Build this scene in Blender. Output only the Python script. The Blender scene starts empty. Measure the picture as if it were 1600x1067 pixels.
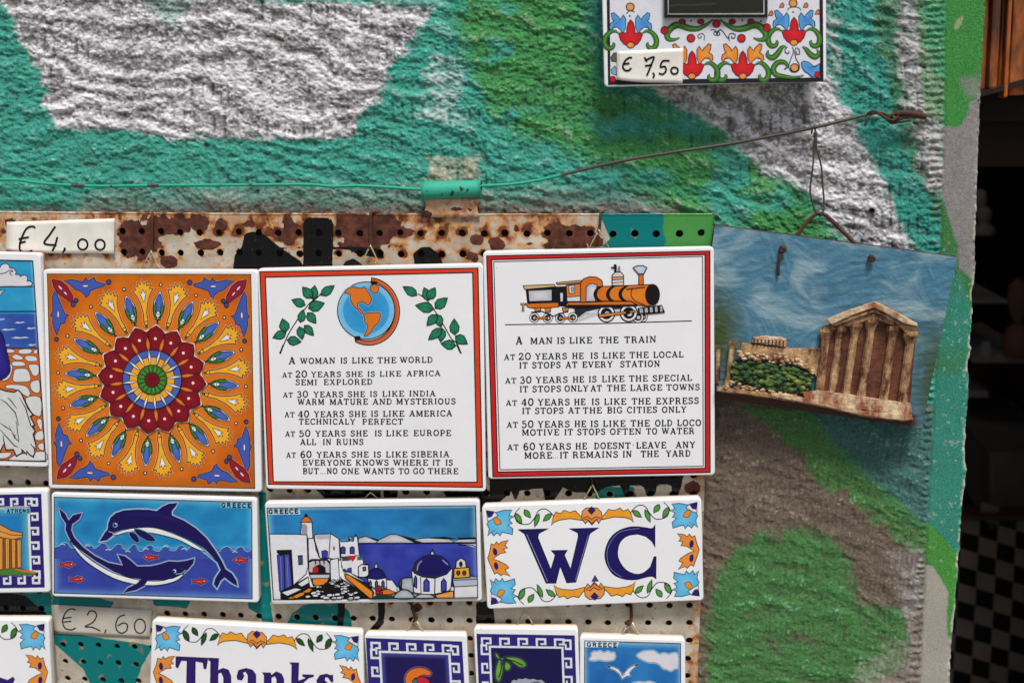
import bpy, math, random
import numpy as np
from mathutils import Matrix, Vector
from mathutils.geometry import tessellate_polygon
random.seed(7)
SC = bpy.context.scene
COL = SC.collection
# ---------------------------------------------------------------- camera
F = 1800.0; D = 0.76; CZ = 1.6
yaw, pit, rol = math.radians(4.47), math.radians(12.47), math.radians(-0.56)
cy, sy, cp, sp, cr, sr = math.cos(yaw), math.sin(yaw), math.cos(pit), math.sin(pit), math.cos(rol), math.sin(rol)
XP = np.array([cy, sy, 0.0])
FW = np.array([-sy*cp, cy*cp, -sp])
ZP = np.array([-sy*sp, cy*sp, cp])
RT = cr*XP + sr*ZP
UP = cr*ZP - sr*XP
CAM = np.array([0.0, -D, CZ])
def W(u, v, h=0.0):
    """photo pixel -> world point on the vertical plane h metres in front of the wall"""
    d = FW + (u-800)/F*RT - (v-533.5)/F*UP
    t = (-h - CAM[1])/d[1]
    p = CAM + t*d
    return (p[0], p[1], p[2])
def UV(x, y, z):
    rx, ry, rz = x-CAM[0], y-CAM[1], z-CAM[2]
    dd = rx*FW[0]+ry*FW[1]+rz*FW[2]
    return (800+F*(rx*RT[0]+ry*RT[1]+rz*RT[2])/dd, 533.5-F*(rx*UP[0]+ry*UP[1]+rz*UP[2])/dd)
PX = D/F
cam = bpy.data.cameras.new('camera'); co = bpy.data.objects.new('camera', cam); COL.objects.link(co)
cam.sensor_width = 36; cam.lens = 36*F/1600; cam.clip_start = .02; cam.clip_end = 200
co.matrix_world = Matrix(((RT[0], UP[0], -FW[0], CAM[0]), (RT[1], UP[1], -FW[1], CAM[1]), (RT[2], UP[2], -FW[2], CAM[2]), (0, 0, 0, 1)))
cam.dof.use_dof = True; cam.dof.focus_distance = .765; cam.dof.aperture_fstop = 6
SC.camera = co
# ---------------------------------------------------------------- world, sun, exposure
SUN_EL, SUN_AZ = math.radians(63), math.radians(162)     # azimuth: direction the light comes from, clockwise from +Y
w = bpy.data.worlds.new('World'); SC.world = w; w.use_nodes = True
nt = w.node_tree; sky = nt.nodes.new('ShaderNodeTexSky'); sky.sky_type = 'NISHITA'; sky.sun_disc = False
sky.sun_elevation = SUN_EL; sky.sun_rotation = SUN_AZ; sky.dust_density = 4; sky.air_density = 1.0; sky.ozone_density = .6
nt.links.new(sky.outputs[0], nt.nodes['Background'].inputs[0]); nt.nodes['Background'].inputs[1].default_value = .06
sl = bpy.data.lights.new('sun', 'SUN'); sl.energy = 2.6; sl.angle = math.radians(16); sl.color = (1, .98, .95)
so = bpy.data.objects.new('sun', sl); COL.objects.link(so)
sd = Vector((math.sin(SUN_AZ)*math.cos(SUN_EL), math.cos(SUN_AZ)*math.cos(SUN_EL), math.sin(SUN_EL)))
so.rotation_euler = sd.to_track_quat('Z', 'Y').to_euler(); so.location = (0, -3, 5)
SC.view_settings.view_transform = 'Standard'; SC.view_settings.look = 'None'
SC.view_settings.exposure = 0.55; SC.view_settings.gamma = 1; SC.view_settings.use_curve_mapping = False
# ---------------------------------------------------------------- helpers
def lin(c):
    return tuple(((x/255)/12.92 if x/255 <= .04045 else ((x/255+.055)/1.055)**2.4) for x in c[:3])
def attr_col(me, name, arr):
    a = me.attributes.new(name, 'FLOAT_COLOR', 'POINT')
    b = np.ones((len(me.vertices), 4), np.float32); b[:, :arr.shape[1]] = arr
    a.data.foreach_set('color', b.ravel())
def link(o, parent=None):
    COL.objects.link(o)
    if parent is not None: o.parent = parent
    return o
def mesh(name, V, Fc, mat=None, parent=None, smooth=False, cols=None):
    me = bpy.data.meshes.new(name)
    me.from_pydata([tuple(v) for v in V], [], [tuple(f) for f in Fc])
    if smooth: me.shade_smooth()
    if cols is not None: attr_col(me, 'Col', np.array(cols, np.float32).reshape(-1, 3))
    if mat: me.materials.append(mat)
    return link(bpy.data.objects.new(name, me), parent)
def thing(name, label, cat, group=None, loc=None):
    o = bpy.data.objects.new(name, None); o.empty_display_size = .01
    if loc is not None: o.location = loc
    COL.objects.link(o); o['label'] = label; o['category'] = cat
    if group: o['group'] = group
    return o
def tag(o, label, cat, group=None):
    o['label'] = label; o['category'] = cat
    if group: o['group'] = group
    return o
class N:
    """tiny node builder"""
    def __init__(s, name, rough=.5, spec=.5, metal=0.0):
        s.m = bpy.data.materials.new(name); s.m.use_nodes = True; s.t = s.m.node_tree; s.b = s.t.nodes['Principled BSDF']
        s.b.inputs['Roughness'].default_value = rough; s.b.inputs['Specular IOR Level'].default_value = spec; s.b.inputs['Metallic'].default_value = metal
        s.co = s.t.nodes.new('ShaderNodeNewGeometry').outputs['Position']
    def set(s, k, v):
        i = s.b.inputs[k]
        if isinstance(v, bpy.types.NodeSocket): s.t.links.new(v, i)
        else: i.default_value = v if not isinstance(v, tuple) else (*v, 1)
    def L(s, a, i):
        if isinstance(a, bpy.types.NodeSocket): s.t.links.new(a, i)
        elif isinstance(a, tuple) and len(a) == 3 and i.type == 'RGBA': i.default_value = (*a, 1)
        else: i.default_value = a
    def noise(s, scale, det=4, rough=.55, stretch=None, dist=0):
        n = s.t.nodes.new('ShaderNodeTexNoise'); n.inputs['Scale'].default_value = scale; n.inputs['Detail'].default_value = det
        n.inputs['Roughness'].default_value = rough; n.inputs['Distortion'].default_value = dist
        c = s.co
        if stretch:
            mp = s.t.nodes.new('ShaderNodeMapping'); mp.inputs['Scale'].default_value = stretch; s.t.links.new(c, mp.inputs[0]); c = mp.outputs[0]
        s.t.links.new(c, n.inputs['Vector']); return n.outputs[0]
    def attr(s, name='Col'):
        n = s.t.nodes.new('ShaderNodeAttribute'); n.attribute_name = name; return n.outputs['Color']
    def sep(s, c):
        n = s.t.nodes.new('ShaderNodeSeparateColor'); s.L(c, n.inputs[0]); return n.outputs
    def ramp(s, f, a, b):
        n = s.t.nodes.new('ShaderNodeMapRange'); s.L(f, n.inputs[0]); n.inputs[1].default_value = a; n.inputs[2].default_value = b; return n.outputs[0]
    def math(s, op, a, b=0.0):
        n = s.t.nodes.new('ShaderNodeMath'); n.operation = op; s.L(a, n.inputs[0]); s.L(b, n.inputs[1]); return n.outputs[0]
    def mix(s, f, a, b, mode='MIX'):
        n = s.t.nodes.new('ShaderNodeMix'); n.data_type = 'RGBA'; n.blend_type = mode
        s.L(f, n.inputs[0]); s.L(a, n.inputs[6]); s.L(b, n.inputs[7]); return n.outputs[2]
    def bump(s, h, dist, strength=1.0):
        n = s.t.nodes.new('ShaderNodeBump'); n.inputs['Distance'].default_value = dist; n.inputs['Strength'].default_value = strength
        s.L(h, n.inputs['Height']); s.t.links.new(n.outputs[0], s.b.inputs['Normal'])
def simple(name, c, rough=.6, spec=.4, metal=0.0, var=.25, sc=60, bump=0.0):
    n = N(name, rough, spec, metal); c = lin(c)
    f = n.ramp(n.noise(sc), .3, .7)
    n.set('Base Color', n.mix(f, tuple(x*(1-var) for x in c), tuple(min(.95, x*(1+var)) for x in c)))
    if bump: n.bump(n.noise(sc*6), bump)
    return n.m
# numpy noise
def _h(ix, iy, s):
    with np.errstate(over='ignore'):
        h = (ix.astype(np.int64)*374761393 + iy.astype(np.int64)*668265263 + s*1442695041) & 0x7fffffff
        h = ((h ^ (h >> 13))*1274126177) & 0x7fffffff
        h = ((h ^ (h >> 16))*668265263) & 0x7fffffff
    return ((h ^ (h >> 15)) & 0xffffff)/float(0xffffff)
def vn(x, y, s=0):
    ix, iy = np.floor(x), np.floor(y); fx, fy = x-ix, y-iy
    fx = fx*fx*fx*(fx*(fx*6-15)+10); fy = fy*fy*fy*(fy*(fy*6-15)+10)
    a, b, c, d = _h(ix, iy, s), _h(ix+1, iy, s), _h(ix, iy+1, s), _h(ix+1, iy+1, s)
    return (a*(1-fx)+b*fx)*(1-fy)+(c*(1-fx)+d*fx)*fy
def fbm(x, y, s=0, o=3):
    r = 0; a = 1; t = 0
    for k in range(o): r = r+a*vn(x*2**k+k*17.3, y*2**k+k*9.1, s+k); t += a; a *= .5
    return r/t
def sdf(x, y, poly):
    """signed distance, positive inside (px)"""
    d = np.full(x.shape, 1e18); ins = np.zeros(x.shape, bool); n = len(poly)
    for k in range(n):
        ax, ay = poly[k]; bx, by = poly[(k+1) % n]
        ex, ey = bx-ax, by-ay; wx, wy = x-ax, y-ay
        t = np.clip((wx*ex+wy*ey)/(ex*ex+ey*ey+1e-12), 0, 1)
        d = np.minimum(d, (wx-ex*t)**2+(wy-ey*t)**2)
        c = (ay > y) != (by > y)
        if ey != 0: ins ^= c & (x < ax+(y-ay)/ey*ex)
    d = np.sqrt(d); return np.where(ins, d, -d)
def sstep(a, b, x):
    t = np.clip((x-a)/(b-a), 0, 1); return t*t*(3-2*t)
# ---------------------------------------------------------------- plaster wall
EDGE = [(-400, 1556), (0, 1540), (150, 1532), (250, 1528), (370, 1525), (430, 1522), (478, 1519), (545, 1517), (565, 1513), (636, 1512.5), (700, 1507), (735, 1509), (760, 1507), (862, 1499.5), (954, 1492), (1010, 1486), (1067, 1485), (1500, 1472)]
def edge_u(v):
    return np.interp(v, [e[0] for e in EDGE], [e[1] for e in EDGE]) + 2.2*(fbm(v/9, v*0+3, 5)-.5)*sstep(260, 420, v) + 3*(vn(v/23, v*0+7, 6)-.5)*sstep(260, 420, v)
def wall_h(u, v):
    """relief in metres; u, v in photo px (1 px = 0.42 mm on the wall)"""
    wx = u+14*(vn(u/60, v/60, 11)-.5); wy = v+14*(vn(u/60+5, v/60, 12)-.5)
    slope = .25
    yy = wy-slope*wx+46*(vn(u/300, v/240, 13)-.5)
    ph_ = yy/41+2.3*vn(wx/210, wy/90, 21)+.5*vn(wx/45, wy/40, 22); r1 = (.5+.5*np.sin(2*np.pi*ph_))**1.3*(.35+.9*vn(wx/120, wy/50, 23))
    r2 = fbm(wx/55, yy/20, 31, 2)
    r3 = fbm(wx/15, (yy)/9.5, 41, 2)
    g = fbm(wx/8.5+yy/22, yy/6.2, 51, 2)
    g2 = fbm(u/3.8, v/3.4, 61, 2)
    h = 2.0*(r1-.5)+1.7*(r2-.5)+2.7*(r3-.5)+2.7*(g-.5)+1.6*(g2-.5)
    # vertical comb strokes in short rows
    row = np.floor((v-.1*u)/47); ph = (v-.1*u)/47-row
    amp = sstep(.38, .62, vn(u/110+row*3.1, row*1.7, 71))*sstep(0, .15, ph)*sstep(.95, .6, ph)
    cx = u/15.5+1.2*vn(u/80, row*9.1, 72)
    st = np.abs((cx % 1)-.5)*2
    h = h-1.7*amp*sstep(.45, .0, st)*sstep(.25, .6, vn(np.floor(cx), row*5.3, 75))
    low = sstep(560, 700, v)                      # lower right: finer vertical combing
    cm = np.abs(((u+.18*v)/8.6+.8*vn(u/30, v/50, 73)) % 1-.5)*2
    h = h*(1-.40*low)-1.3*low*sstep(.7, 0, cm)*vn(u/14, v/12, 74)
    rel = h
    # ruler-like comb ticks beside the smooth band
    xl = np.interp(v, [0, 400, 800, 1067], [1443, 1452, 1440, 1420]); xr = np.interp(v, [0, 200, 500, 800, 1067], [1475, 1473, 1464, 1448, 1436])
    j = 5*(vn(v/12, v*0+2, 77)-.5)
    band = sstep(xl-4+j, xl+4+j, u)*sstep(xr+4, xr-1, u)
    tick = np.abs(((v+.05*u+11*vn(v/38, v*0, 78)+2*vn(u/9, v/9, 79))/11.3) % 1-.5)*2
    rel = rel*(1-band)+band*((.7+1.3*vn(u/6, v/11.3, 85))*sstep(.05+.3*vn(v/9, v*0, 86), .8, tick)-.6+1.3*(g-.5)+.8*(g2-.5)+.35*rel)
    sm = sstep(xr-1, xr+5, u)
    eu = edge_u(v)
    rel = rel*(1-sm)+sm*(.25*(fbm(u/4, v/9, 81)-.5)+.5*(vn(u/30, v/60, 82)-.5)-.3-1.8*sstep(9, 0, eu-u)*(.3+vn(u/5, v/5, 83)))
    rel = rel-1.2*np.exp(-((u-xr-2)/2.2)**2)*(.4+.6*vn(v/20, v*0, 84))
    return rel*.001*.55, rel, r1, g, band, sm
ZONES = []
def paint_wall(u, v, rel, r1, g, band, sm):
    n1 = fbm(u/22, v/16, 101, 3)-.5; n2 = fbm(u/7+9, v/5, 102, 2)-.5; n3 = fbm(u/60+9, v/40, 103, 2)-.5; n4 = vn(u/3.2, v/2.8, 104)-.5
    wu, wv = u+26*n1+10*n2, v+22*(fbm(u/22+40, v/16, 105, 3)-.5)+8*n2
    def C(*c): return np.array(lin(c))
    cem = C(100, 86, 72); white = C(232, 230, 234); teal = C(4, 160, 140); green = C(40, 132, 36); oliv = C(44, 92, 36); pitg = C(130, 126, 127)
    # share of pigment on high points; also puts grazing-light contrast into the colour
    hi = sstep(-1.5, 1.7, 1.15*rel+2.2*n2+1.3*n4)
    hi2 = sstep(-2.3, 1.3, .75*rel+1.3*(r1-.45)+2.4*n2+2.4*n4)
    col = np.ones(u.shape+(3,))*cem*(.72+.75*hi+.5*n1)[..., None]
    def lay(m, c, a=1.0, pit=.35, under=None):
        nonlocal col
        k = (m*a*(1-pit+pit*hi))[..., None]
        col = col*(1-k)+c*(1+.25*n4[..., None]+.3*n1[..., None])*k
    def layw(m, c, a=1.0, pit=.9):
        lay(m, pitg, a, 0.0*pit); lay(m*hi2, c, a, pit*.25)  # grey pits under white ridges carry the relief's light and shade as colour
    def P(poly, soft=9): return sstep(-soft, soft, sdf(wu, wv, poly))
    # teal ground over the upper wall
    lay(P([(-300, -500), (1700, -500), (1700, 400), (1500, 430), (1500, 640), (1250, 640), (1100, 560), (1090, 318), (700, 322), (420, 318), (250, 326), (-300, 345)], 12), teal, .97, .16)
    lay(P([(150, 297), (420, 288), (700, 292), (1000, 295), (1115, 330), (1115, 420), (-300, 420), (-300, 338), (100, 330)], 14), C(128, 126, 118), .62+.5*n1, .3)
    # green bands
    lay(P([(712, -300), (905, -300), (925, 60), (950, 120), (1010, 165), (1120, 196), (1195, 245), (1275, 320), (1330, 400), (1130, 420), (1090, 345), (1010, 300), (940, 255), (850, 228), (770, 195), (735, 120), (715, 40)], 24), green, .95*sstep(-.20, .20, n3+.3*n1+.10), .12)
    # white shape upper left, white at right
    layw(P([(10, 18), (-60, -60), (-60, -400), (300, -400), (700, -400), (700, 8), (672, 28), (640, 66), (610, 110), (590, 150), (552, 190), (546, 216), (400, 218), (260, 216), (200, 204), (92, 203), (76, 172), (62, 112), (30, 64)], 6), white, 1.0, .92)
    lay(P([(395, -300), (700, -300), (720, 20), (655, 14), (560, 6), (400, 3)], 6), teal, .9, .2)
    lay(P([(222, -8), (300, -8), (300, 12), (270, 46), (245, 30)], 12), teal, .5, .4)
    lay(P([(676, 92), (724, 92), (725, 140), (712, 165), (735, 190), (650, 186), (648, 176), (672, 160), (668, 120)], 12), white, .62, .8)
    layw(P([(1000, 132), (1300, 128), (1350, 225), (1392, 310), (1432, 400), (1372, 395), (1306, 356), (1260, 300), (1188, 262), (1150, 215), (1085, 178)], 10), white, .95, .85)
    lay(P([(1284, -300), (1302, -300), (1306, 0), (1322, 150), (1290, 150)], 6), C(190, 180, 186), .9, .8)
    lay(P([(670, 252), (688, 243), (752, 250), (754, 284), (668, 284)], 4), C(188, 172, 150), .95, .5)
    # right hand stripes
    lay(P([(1302, -300), (1354, -300), (1356, 0), (1372, 80), (1395, 150), (1412, 230), (1440, 290), (1480, 345), (1492, 405), (1440, 405), (1398, 318), (1350, 222), (1324, 150), (1306, 0)], 7), C(0, 138, 122), .95, .08)
    lay(P([(1356, -300), (1412, -300), (1416, 60), (1440, 160), (1470, 260), (1480, 345), (1462, 345), (1440, 290), (1412, 230), (1395, 150), (1372, 80)], 8), oliv, .92, .3)
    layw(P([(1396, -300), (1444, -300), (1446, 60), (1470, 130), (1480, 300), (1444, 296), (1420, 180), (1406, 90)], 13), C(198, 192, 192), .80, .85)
    lay(P([(1430, -300), (1482, -300), (1482, 190), (1452, 190), (1436, 90)], 6), C(56, 132, 52), .8, .4)
    # lower right: bare brown render with green shapes
    bare = P([(1080, 585), (1200, 640), (1262, 640), (1330, 720), (1410, 800), (1460, 880), (1460, 1400), (1050, 1400), (1050, 585)], 9)
    lay(bare, C(104, 86, 68), .96, .45)
    lay(P([(1240, 636), (1455, 636), (1470, 822), (1440, 830), (1370, 770), (1295, 700)], 8), C(8, 104, 98), .95, .2)
    lay(P([(1150, 630), (1262, 636), (1312, 700), (1378, 760), (1452, 822), (1452, 872), (1415, 862), (1375, 820), (1320, 770), (1290, 760), (1240, 700)], 7), C(40, 118, 34), .95, .22)
    lay(P([(1150, 856), (1180, 834), (1250, 826), (1300, 842), (1330, 880), (1336, 940), (1370, 945), (1418, 950), (1420, 1040), (1380, 1062), (1300, 1100), (1110, 1120), (1104, 1000), (1112, 920)], 10), C(26, 122, 36), .98*sstep(-.44, -.12, n3+.3*n1+.1), .28)
    lay(P([(1392, 862), (1440, 850), (1442, 960), (1425, 1000), (1408, 950)], 8), C(176, 172, 168), .75, .7)
    lay(P([(1400, 1000), (1440, 990), (1446, 1400), (1300, 1400), (1330, 1060)], 10), C(170, 160, 150), .6, .6)
    # smooth band
    def Q(poly, soft=2.0): return sstep(-soft, soft, sdf(u+5*n1+2*n2, v+5*n1, poly))
    grey = C(136, 132, 130)
    c2 = np.ones(u.shape+(3,))*grey*(1+.35*n1+.35*n4)[..., None]
    def lay2(m, c, a=1.0):
        nonlocal c2
        k = (m*a)[..., None]; c2 = c2*(1-k)+c*(1+.10*n4+.12*n3)[..., None]*k
    lay2(Q([(1400, -400), (1600, -400), (1600, 130), (1530, 150), (1514, 165), (1505, 196), (1494, 199), (1400, 188)]), C(36, 134, 38))
    lay2(Q([(1490, 44), (1496, 30), (1505, 24), (1503, 38), (1494, 48)], 1.5), C(170, 165, 130), .8)
    lay2(Q([(1500, 124), (1540, 118), (1540, 152), (1512, 152)], 9), grey, .7)
    lay2(Q([(1400, 300), (1470, 300), (1482, 340), (1496, 385), (1500, 420), (1524, 440), (1524, 600), (1500, 900), (1400, 900)], 3), C(40, 116, 44))
    lay2(Q([(1462, 395), (1497, 398), (1506, 450), (1522, 500), (1540, 560), (1540, 868), (1500, 867), (1452, 818), (1400, 812), (1400, 400)], 5), C(8, 134, 110), .95*sstep(-.42, -.05, n3*1.1+.12*n1+(v-560)/1100))
    lay2(Q([(1540, 560), (1540, 880), (1501, 868), (1452, 818), (1400, 812), (1400, 640)], 3), C(8, 132, 112))
    lay2(Q([(1446, 818), (1452, 818), (1503, 870), (1503, 912), (1495, 915), (1492, 954), (1487, 993), (1480, 992), (1482, 924), (1458, 882), (1446, 872)], 1.6), C(52, 142, 30))
    lay2(Q([(1400, 876), (1458, 884), (1482, 926), (1479, 994), (1489, 996), (1600, 1200), (1300, 1500)], 1.6)*sstep(860, 880, v), C(166, 160, 148))
    chip = sstep(.70, .76, fbm(u/6, v/6, 120, 4)+.12*sstep(8, 0, edge_u(v)-u)-.03)*sstep(330, 420, v)
    c2 = c2*(1-.8*chip[..., None])+C(150, 172, 160)*.8*chip[..., None]
    ed = (sstep(4.5, 1.0, edge_u(v)-u)*sstep(.25, .5, vn(v/14, v*0+1, 122))*sstep(150, 400, v))[..., None]
    c2 = c2*(1-.75*ed)+C(200, 194, 180)*.75*ed
    k = sm[..., None]; col = col*(1-k)+c2*k
    # ridge wear and pit grime, with relief highlights and shade put into the colour
    worn_glint = sstep(.8, 2.4, rel+3.0*n2+2.2*n4)*(1-sm)
    dirt_shade = sstep(-1.0, -3.4, rel+1.5*n2)*(1-sm)
    col = col*(1-.26*worn_glint[..., None])+C(205, 212, 206)*.26*worn_glint[..., None]
    col = col*(1-.6*dirt_shade[..., None])+C(44, 40, 36)*.6*dirt_shade[..., None]
    return np.clip(col, .004, .9)
def wall_mat():
    n = N('painted_render', .85, .18)
    f = n.ramp(n.noise(900, 3, .6), .3, .7)
    c = n.attr('Col')
    n.set('Base Color', n.mix(f, n.mix(.22, c, (0, 0, 0)), n.mix(.07, c, (1, 1, 1))))
    n.bump(n.noise(1400, 3, .65), .0007, .9); return n.m
M_WALL = wall_mat()
def build_wall():
    root = thing('rendered_wall', 'rough combed wall spray painted teal, green and white, smooth plaster band at its right edge', 'wall', loc=(0, 0, 0))
    def grid(vlist, ulo, uhi_fn, nu):
        vv = np.repeat(vlist[:, None], nu, 1); t = np.linspace(0, 1, nu)[None, :]
        hi = uhi_fn(vlist)[:, None]; uu = ulo+(hi-ulo)*t
        return uu, vv
    def wpts(u, v, hh):
        d = FW[None, None, :]+((u-800)/F)[..., None]*RT-((v-533.5)/F)[..., None]*UP
        t = (-CAM[1])/d[..., 1]
        p = CAM+t[..., None]*d; p[..., 1] = -hh; return p
    def emit(name, uu, vv, keep=None, side=False):
        hh, rel, r1, g, band, sm = wall_h(uu, vv)
        colr = paint_wall(uu, vv, rel, r1, g, band, sm)
        if keep is not None: hh = np.where(keep(uu, vv), hh, -.004)
        Pp = wpts(uu, vv, hh)
        if side:   # broken right edge: three extra columns going back into the wall
            ext = []
            for k, (dy, dx) in enumerate(((.002, .0006), (.02, 0.0), (.14, -.002))):
                q = Pp[:, -1:, :].copy(); q[..., 1] += dy; q[..., 0] += dx+.0012*(vn(vv[:, -1:]/7, vv[:, -1:]*0+k, 130)-.5); ext.append(q)
            Pp = np.concatenate([Pp]+ext, 1)
            colr = np.concatenate([colr]+[colr[:, -1:, :]*0+np.array(lin((120, 112, 100))) for _ in ext], 1)
        nr, nc = Pp.shape[:2]
        idx = np.arange(nr*nc).reshape(nr, nc)
        q = np.stack([idx[:-1, :-1], idx[1:, :-1], idx[1:, 1:], idx[:-1, 1:]], -1).reshape(-1, 4)
        if keep is not None:
            kk = keep(uu, vv)
            if kk.shape[1] < nc: kk = np.concatenate([kk, np.ones((nr, nc-kk.shape[1]), bool)], 1)
            k2 = (kk[:-1, :-1] | kk[1:, 1:]).reshape(-1)
            q = q[k2]
        me = bpy.data.meshes.new(name)
        me.vertices.add(nr*nc); me.vertices.foreach_set('co', Pp.reshape(-1).astype(np.float32))
        me.loops.add(len(q)*4); me.loops.foreach_set('vertex_index', q.reshape(-1).astype(np.int32))
        me.polygons.add(len(q)); me.polygons.foreach_set('loop_start', (np.arange(len(q))*4).astype(np.int32)); me.polygons.foreach_set('loop_total', np.full(len(q), 4, np.int32))
        me.update(); me.shade_smooth()
        attr_col(me, 'Col', colr.reshape(-1, 3)); me.materials.append(M_WALL)
        o = link(bpy.data.objects.new(name, me), root); return o
    S = 1.25
    vl = np.arange(-70, 1140, S)
    uu, vv = grid(vl, -70, edge_u, int(1600/S))
    keep = lambda a, b: ~((a < 1070) & (b > 352))
    emit('render_surface', uu, vv, keep, side=True)
    # coarser continuation round the close surface, and the backing behind the metal board
    vl = np.arange(-900, -70+9, 9.0); uu, vv = grid(vl, -1500, edge_u, 320); emit('render_surface', uu, vv, None, True)
    vl = np.arange(1138.75, 2100, 9.0); uu, vv = grid(vl, -1500, edge_u, 320); emit('render_surface', uu, vv, None, True)
    vl = np.arange(-70, 1145, 9.0); uu, vv = grid(vl, -1500, lambda v: v*0-69, 160); emit('render_surface', uu, vv)
    a = [W(-75, 345, -.006), W(1076, 345, -.006), W(1076, 1150, -.006), W(-75, 1150, -.006)]
    mesh('render_backing', a, [(0, 3, 2, 1)], simple('bare_render', (110, 100, 90)), root)
build_wall()
# ground behind the photographer and in the shop
gm = N('stone_paving', .8, .3); gm.set('Base Color', gm.mix(gm.noise(8), (.16, .15, .13), (.26, .24, .21))); 
g = mesh('pavement', [(-30, -30, 0), (30, -30, 0), (30, 30, 0), (-30, 30, 0)], [(0, 1, 2, 3)], gm.m); g['kind'] = 'structure'
# ---------------------------------------------------------------- perforated metal board
CX = [191.515, 593.871, 25.714, -13.891, 37.145, 15.392, -12.565, -11.245]
CYc = [361.782, 5.374, 641.977, 17.456, -2.468, -46.936, -2.74, -3.905]
def hole_px(i, j):
    i = i/20; j = j/20; B = [1+0*i, i, j, i*j, i*i, j*j, i*i*j, i*j*j]
    return sum(c*b for c, b in zip(CX, B)), sum(c*b for c, b in zip(CYc, B))
HB = .0085
def ell(u, v, cx, cy_, rx, ry): return 1-np.sqrt(((u-cx)/rx)**2+((v-cy_)/ry)**2)
def board_fields(u, v, di):
    """di: distance to the nearest hole centre in px. returns two rgb field arrays, 0.5 = boundary"""
    n = fbm(u/14, v/11, 201, 3)-.5; n2 = fbm(u/45, v/30, 202, 2)-.5
    top = sstep(430, 335, v)
    dark = np.full(u.shape, -1.0)
    for e in [(217, 372, 36, 34), (268, 352, 42, 16), (310, 349, 18, 14), (344, 352, 11, 12), (325, 382, 20, 9), (265, 411, 13, 10), (450, 360, 16, 26), (570, 362, 52, 34), (600, 352, 30, 26), (632, 362, 18, 10), (745, 373, 12, 11), (775, 382, 15, 11),
              (872, 372, 18, 26), (888, 384, 34, 14), (905, 364, 22, 12), (740, 402, 8, 8), (930, 378, 14, 12), (806, 357, 6, 6), (828, 380, 5, 4), (390, 350, 10, 6), (20, 365, 14, 26), (1082, 760, 14, 12), (650, 948, 10, 9)]:
        dark = np.maximum(dark, ell(u+9*n, v+9*n, *e))
    dark = .42+dark*1.5+1.1*n+.5*(fbm(u/5, v/5, 203, 2)-.5)
    orange = .22+.95*n+.55*n2+(.34-1.1*sstep(925, 950, u))*top*sstep(-100, 60, u)*sstep(1010, 860, u)+.46*sstep(12, 4.5, di)*(.5+n+.5*top)+.5*sstep(12, 2, 1106-(v-337)*.036-u)
    orange = orange+.22*np.clip(dark, 0, 1)-.22*sstep(400, 560, v)
    tealend = sstep(925, 955, u)*sstep(430, 400, v)
    orange = orange*(1-tealend)+tealend*(.02+.45*n+.42*sstep(9, 4.5, di)*vn(u/33, v*0, 204)); dark = dark-tealend*(.25*sstep(930, 960, u))
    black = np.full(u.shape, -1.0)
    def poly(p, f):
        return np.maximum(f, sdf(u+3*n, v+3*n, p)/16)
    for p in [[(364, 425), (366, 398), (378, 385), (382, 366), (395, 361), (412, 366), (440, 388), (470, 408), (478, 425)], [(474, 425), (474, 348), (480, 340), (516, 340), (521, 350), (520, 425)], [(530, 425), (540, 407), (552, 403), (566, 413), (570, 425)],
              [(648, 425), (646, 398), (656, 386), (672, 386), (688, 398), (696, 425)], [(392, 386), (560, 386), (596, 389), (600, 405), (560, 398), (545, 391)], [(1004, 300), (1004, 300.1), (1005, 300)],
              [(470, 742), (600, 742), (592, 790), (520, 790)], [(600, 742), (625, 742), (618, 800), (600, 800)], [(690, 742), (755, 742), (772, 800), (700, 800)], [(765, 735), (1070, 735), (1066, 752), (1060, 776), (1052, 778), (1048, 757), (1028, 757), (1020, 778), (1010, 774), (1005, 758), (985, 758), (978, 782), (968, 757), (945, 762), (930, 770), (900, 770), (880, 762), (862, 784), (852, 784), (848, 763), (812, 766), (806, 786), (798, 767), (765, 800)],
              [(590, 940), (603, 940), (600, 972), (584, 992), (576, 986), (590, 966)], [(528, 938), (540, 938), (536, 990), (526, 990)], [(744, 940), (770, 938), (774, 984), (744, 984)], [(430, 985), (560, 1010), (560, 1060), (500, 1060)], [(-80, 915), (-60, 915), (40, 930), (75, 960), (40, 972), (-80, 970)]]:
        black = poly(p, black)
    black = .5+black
    teal = np.full(u.shape, -1.0)
    for p in [[(935, 330), (1056, 330), (1050, 400), (925, 400), (952, 372)], [(84, 985), (240, 1008), (222, 1040), (200, 1100), (150, 1090), (130, 1045), (85, 1005)], [(85, 915), (180, 940), (170, 952), (82, 950)], [(385, 925), (418, 925), (424, 950), (430, 985), (415, 985), (405, 960), (388, 950)],
              [(445, 978), (456, 958), (475, 944), (510, 938), (530, 940), (546, 955), (552, 985), (560, 1000)], [(236, 925), (300, 935), (290, 950), (240, 945)], [(930, 760), (990, 760), (1000, 790), (930, 790)], [(-80, 925), (80, 925), (82, 966), (30, 962), (-80, 960)], [(404, 768), (416, 768), (425, 940), (400, 942)]]:
        teal = poly(p, teal)
    teal = .5+teal*1.2
    green = .5+np.maximum(sdf(u+8*n, v+3*n, [(1035, 320), (1140, 320), (1130, 395), (1040, 395)])/22, -1)*1.2
    wornp = .5+n*1.5
    return np.stack([dark, orange, black], -1), np.stack([teal, green, wornp], -1)
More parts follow.
